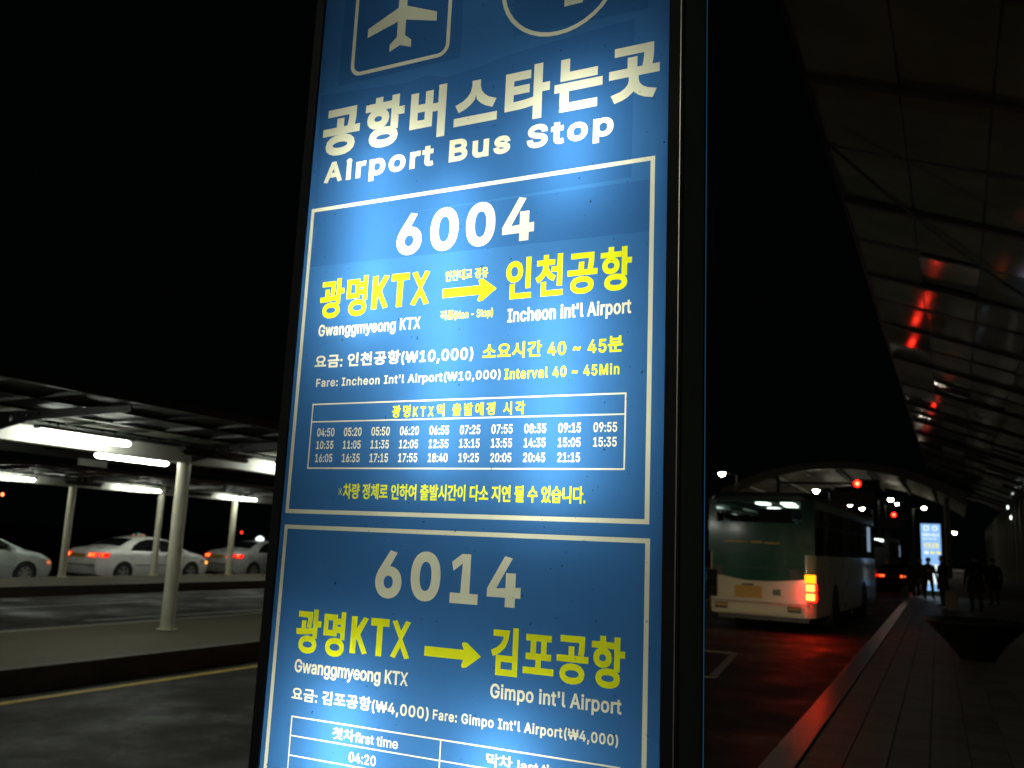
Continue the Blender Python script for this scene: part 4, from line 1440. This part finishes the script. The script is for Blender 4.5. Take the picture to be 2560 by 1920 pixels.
# ================================================================== PEOPLE
def person(x, y, rz, h, label, coat='coat', pose=0, skirt=True, group='people waiting on the pavement'):
    root = empty('person', (x, y, 0.15), rz, label, 'person', group)
    k = h / 1.75
    J = {'pelvis': (0, 0, .95, .135), 'waist': (0, .01, 1.12, .125), 'chest': (0, 0, 1.32, .150), 'neck0': (0, -.01, 1.47, .075), 'neck': (0, .0, 1.52, .052),
         'head0': (0, .02, 1.60, .080), 'head': (0, .02, 1.665, .086), 'crown': (0, .01, 1.71, .062)}
    E_ = [('pelvis', 'waist'), ('waist', 'chest'), ('chest', 'neck0'), ('neck0', 'neck'), ('neck', 'head0'), ('head0', 'head'), ('head', 'crown')]
    for s, nm in ((1, 'r'), (-1, 'l')):
        st_ = .06 * s if pose == 1 else 0
        J.update({'hip' + nm: (s * .09, 0, .90, .105), 'knee' + nm: (s * .105, .03 + st_, .50, .068), 'ankle' + nm: (s * .11, -.02 + st_ * 1.5, .10, .046),
                  'toe' + nm: (s * .125, .15 + st_ * 1.5, .045, .038),
                  'sh' + nm: (s * .185, -.01, 1.40, .072)})
        if pose == 2:      # hands up in front
            J.update({'el' + nm: (s * .26, .06, 1.14, .050), 'wr' + nm: (s * .16, .28, 1.20, .034), 'ha' + nm: (s * .14, .35, 1.23, .032)})
            fd = (0, .055, .02)
        else:
            sw = .06 * s if pose == 1 else 0
            J.update({'el' + nm: (s * .255, -.03 + sw * .5, 1.12, .050), 'wr' + nm: (s * .27, .03 + sw, .86, .034), 'ha' + nm: (s * .27, .045 + sw, .79, .033)})
            fd = (0, .012, -.055)
        E_ += [('pelvis', 'hip' + nm), ('hip' + nm, 'knee' + nm), ('knee' + nm, 'ankle' + nm), ('ankle' + nm, 'toe' + nm),
               ('chest', 'sh' + nm), ('sh' + nm, 'el' + nm), ('el' + nm, 'wr' + nm), ('wr' + nm, 'ha' + nm)]
        hx = Vector(J['ha' + nm][:3])
        f = Vector(fd)
        for i in range(4):
            o1 = hx + Vector((0, .024 * (i - 1.5), 0)) + f * .5 if pose != 2 else hx + Vector((.024 * (i - 1.5), 0, 0)) + f * .5
            ln = (.85, 1.0, .95, .75)[i]
            J[f'f{nm}{i}a'] = (*o1, .010)
            J[f'f{nm}{i}b'] = (*(o1 + f * .7 * ln + Vector((-s * .006, 0, 0))), .009)
            J[f'f{nm}{i}c'] = (*(o1 + f * 1.25 * ln + Vector((-s * .018, 0, 0))), .008)
            E_ += [('ha' + nm, f'f{nm}{i}a'), (f'f{nm}{i}a', f'f{nm}{i}b'), (f'f{nm}{i}b', f'f{nm}{i}c')]
        J[f't{nm}a'] = (*(hx + Vector((-s * .02, .035, .02))), .011)
        J[f't{nm}b'] = (*(hx + Vector((-s * .028, .055, -.02))), .009)
        E_ += [('ha' + nm, f't{nm}a'), (f't{nm}a', f't{nm}b')]
    names = list(J)
    me = bpy.data.meshes.new('person_skeleton')
    me.from_pydata([Vector(J[n][:3]) * k for n in names], [(names.index(a), names.index(b)) for a, b in E_], [])
    o = bpy.data.objects.new('tmp', me)
    COL.objects.link(o)
    sk = o.modifiers.new('skin', 'SKIN')
    for i, n in enumerate(names):
        sv = me.skin_vertices[0].data[i]
        sv.radius = (J[n][3] * k * (1.25 if n in ('pelvis', 'waist', 'chest') else 1), J[n][3] * k * (.85 if n in ('pelvis', 'waist', 'chest') else 1))
        sv.use_root = (n == 'pelvis')
    sb = o.modifiers.new('sub', 'SUBSURF')
    sb.levels = sb.render_levels = 1
    dg = bpy.context.evaluated_depsgraph_get()
    bme = bpy.data.meshes.new_from_object(o.evaluated_get(dg))
    bpy.data.objects.remove(o)
    bme.materials.clear()
    for m_ in (coat, 'skin', 'black'):
        bme.materials.append(M[m_])
    hz = J['har'][2] * k
    for p in bme.polygons:
        c = p.center
        p.use_smooth = True
        if c.z > 1.535 * k:
            p.material_index = 1
        elif (abs(c.x) > .22 * k and c.z < .85 * k and c.z > .65 * k) or (pose == 2 and c.y > .29 * k):
            p.material_index = 1
        elif c.z < .12 * k:
            p.material_index = 2
        else:
            p.material_index = 0
    b = link_mesh('body', bme, root)
    root.scale = (1.12, 1.12, 1.0)
    # face: nose, ears, eyes, mouth; and the hair
    fz = 1.64 * k
    q = MB()
    q.add([(-.012 * k, .100 * k, fz + .02 * k), (.012 * k, .100 * k, fz + .02 * k), (.016 * k, .104 * k, fz - .02 * k), (-.016 * k, .104 * k, fz - .02 * k), (0, .128 * k, fz - .014 * k)],
          [(0, 1, 4), (1, 2, 4), (2, 3, 4), (3, 0, 4)])
    q.build('nose', 'skin', root)
    for s in (1, -1):
        MB().lathe([(0, -.004), (.013, -.003), (.013, .003), (0, .004)], (s * .033 * k, .098 * k, fz + .022 * k), 8, axis='y').build('eye', 'hair', root)
        MB().lathe([(0, -.008), (.028, -.006), (.03, .006), (0, .008)], (s * .088 * k, .015 * k, fz), 10, axis='x').build('ear', 'skin', root)
    MB().box(-.022 * k, .022 * k, .094 * k, .102 * k, fz - .052 * k, fz - .044 * k).build('mouth', 'hair', root)
    hr = []
    for i in range(9):
        ph = PI * i / 16
        row = []
        for j in range(16):
            th = 2 * PI * j / 16
            back = 1 if math.sin(th) < .2 else 0
            r = .095 * k * (1 + .04 * math.sin(5 * th + i))
            zz = fz + .035 * k + math.cos(ph) * .088 * k - (0.05 * k * (i / 8) ** 2 if back else -.045 * k * (i / 8) ** 2)
            row.append((r * math.sin(ph) * math.cos(th), .012 * k + r * math.sin(ph) * math.sin(th), zz))
        row.append(row[0])
        hr.append(row)
    MB().grid(hr).build('hair', 'hair', root, smooth=80)
    if skirt:
        rr = []
        for z, w, d in ((1.40, .195, .135), (1.25, .20, .14), (1.08, .185, .135), (.92, .205, .15), (.74, .225, .165), (.60, .235, .17)):
            rr.append([(w * k * math.cos(2 * PI * j / 20) * (1 + .02 * math.sin(3 * j + z * 9)), d * k * math.sin(2 * PI * j / 20), z * k) for j in range(21)])
        MB().grid(rr).build('coat', coat, root, smooth=60)
        MB().lathe([(.060, 0), (.085, .03), (.075, .065), (.058, .07)], (0, 0, 1.46 * k), 16).build('collar', coat, root, smooth=60)
    return root


person(.56, 33.6, .15, 1.86, 'person in a dark coat standing apart at the right, seen from behind', pose=0)
person(-.44, 35.6, 1.25, 1.80, 'person in a dark coat facing left before the distant pylon, beside a pale bag', pose=2)
person(-1.06, 42.2, -.3, 1.74, 'person in dark clothes standing under the lower left of the distant pylon', pose=1, skirt=False)
person(-1.80, 43.4, .1, 1.62, 'shorter person in dark brown at the left end of the group by the kerb', coat='coat2', pose=0)
person(-1.44, 44.6, 2.9, 1.70, 'person in dark clothes between the two at the left end of the group', coat='coat', pose=2)
person(1.27, 39.5, .4, 1.80, 'person in dark clothes half hidden behind the one standing apart', coat='coat2', pose=0)


def bag(x, y, w, d, h, m, label, z=0.15, wheels=False, rz=0.0):
    t = empty('bag', (x, y, z), rz, label, 'bag', None)
    MB().box(-w / 2, w / 2, -d / 2, d / 2, .03 if wheels else 0, h).build('shell', m, t, bevel=.03)
    q = MB()
    pr = None
    for i in range(9):
        a = PI * i / 8
        p = Vector((-math.cos(a) * w * .28, 0, h + math.sin(a) * .14))
        if pr:
            q.tube(pr, p, .010, n=6)
        pr = p
    q.build('handle', 'black', t)
    if wheels:
        for sx in (-1, 1):
            MB().tube((sx * w * .35 - .02, 0, .03), (sx * w * .35 + .02, 0, .03), .03, n=10).build('wheel', 'black', t)
    return t


bag(-.18, 34.4, .40, .22, .62, 'bag', 'pale upright travel bag beside the person facing left', z=.30 if False else .15, wheels=True)
bag(-2.02, 43.2, .30, .18, .50, 'bag', 'pale bag at the left end of the group by the kerb', z=.15)

# bowl planter on the pavement
pt = empty('bowl_planter', (.26, 17.3, .15), 0, 'low dark bowl planter standing on the pavement at right', 'planter')
MB().lathe([(0, .0), (.26, .0), (.30, .06), (.46, .26), (.69, .50), (.80, .60), (.78, .64), (.73, .62), (.71, .56)], (0, 0, 0), 64).build('bowl', 'planter', pt, smooth=70)
so = MB()
so.lathe([(0, .58), (.3, .575), (.6, .56), (.715, .55)], (0, 0, 0), 24)
so.build('soil', 'soil', pt, smooth=60)

print('objects', len(bpy.data.objects))
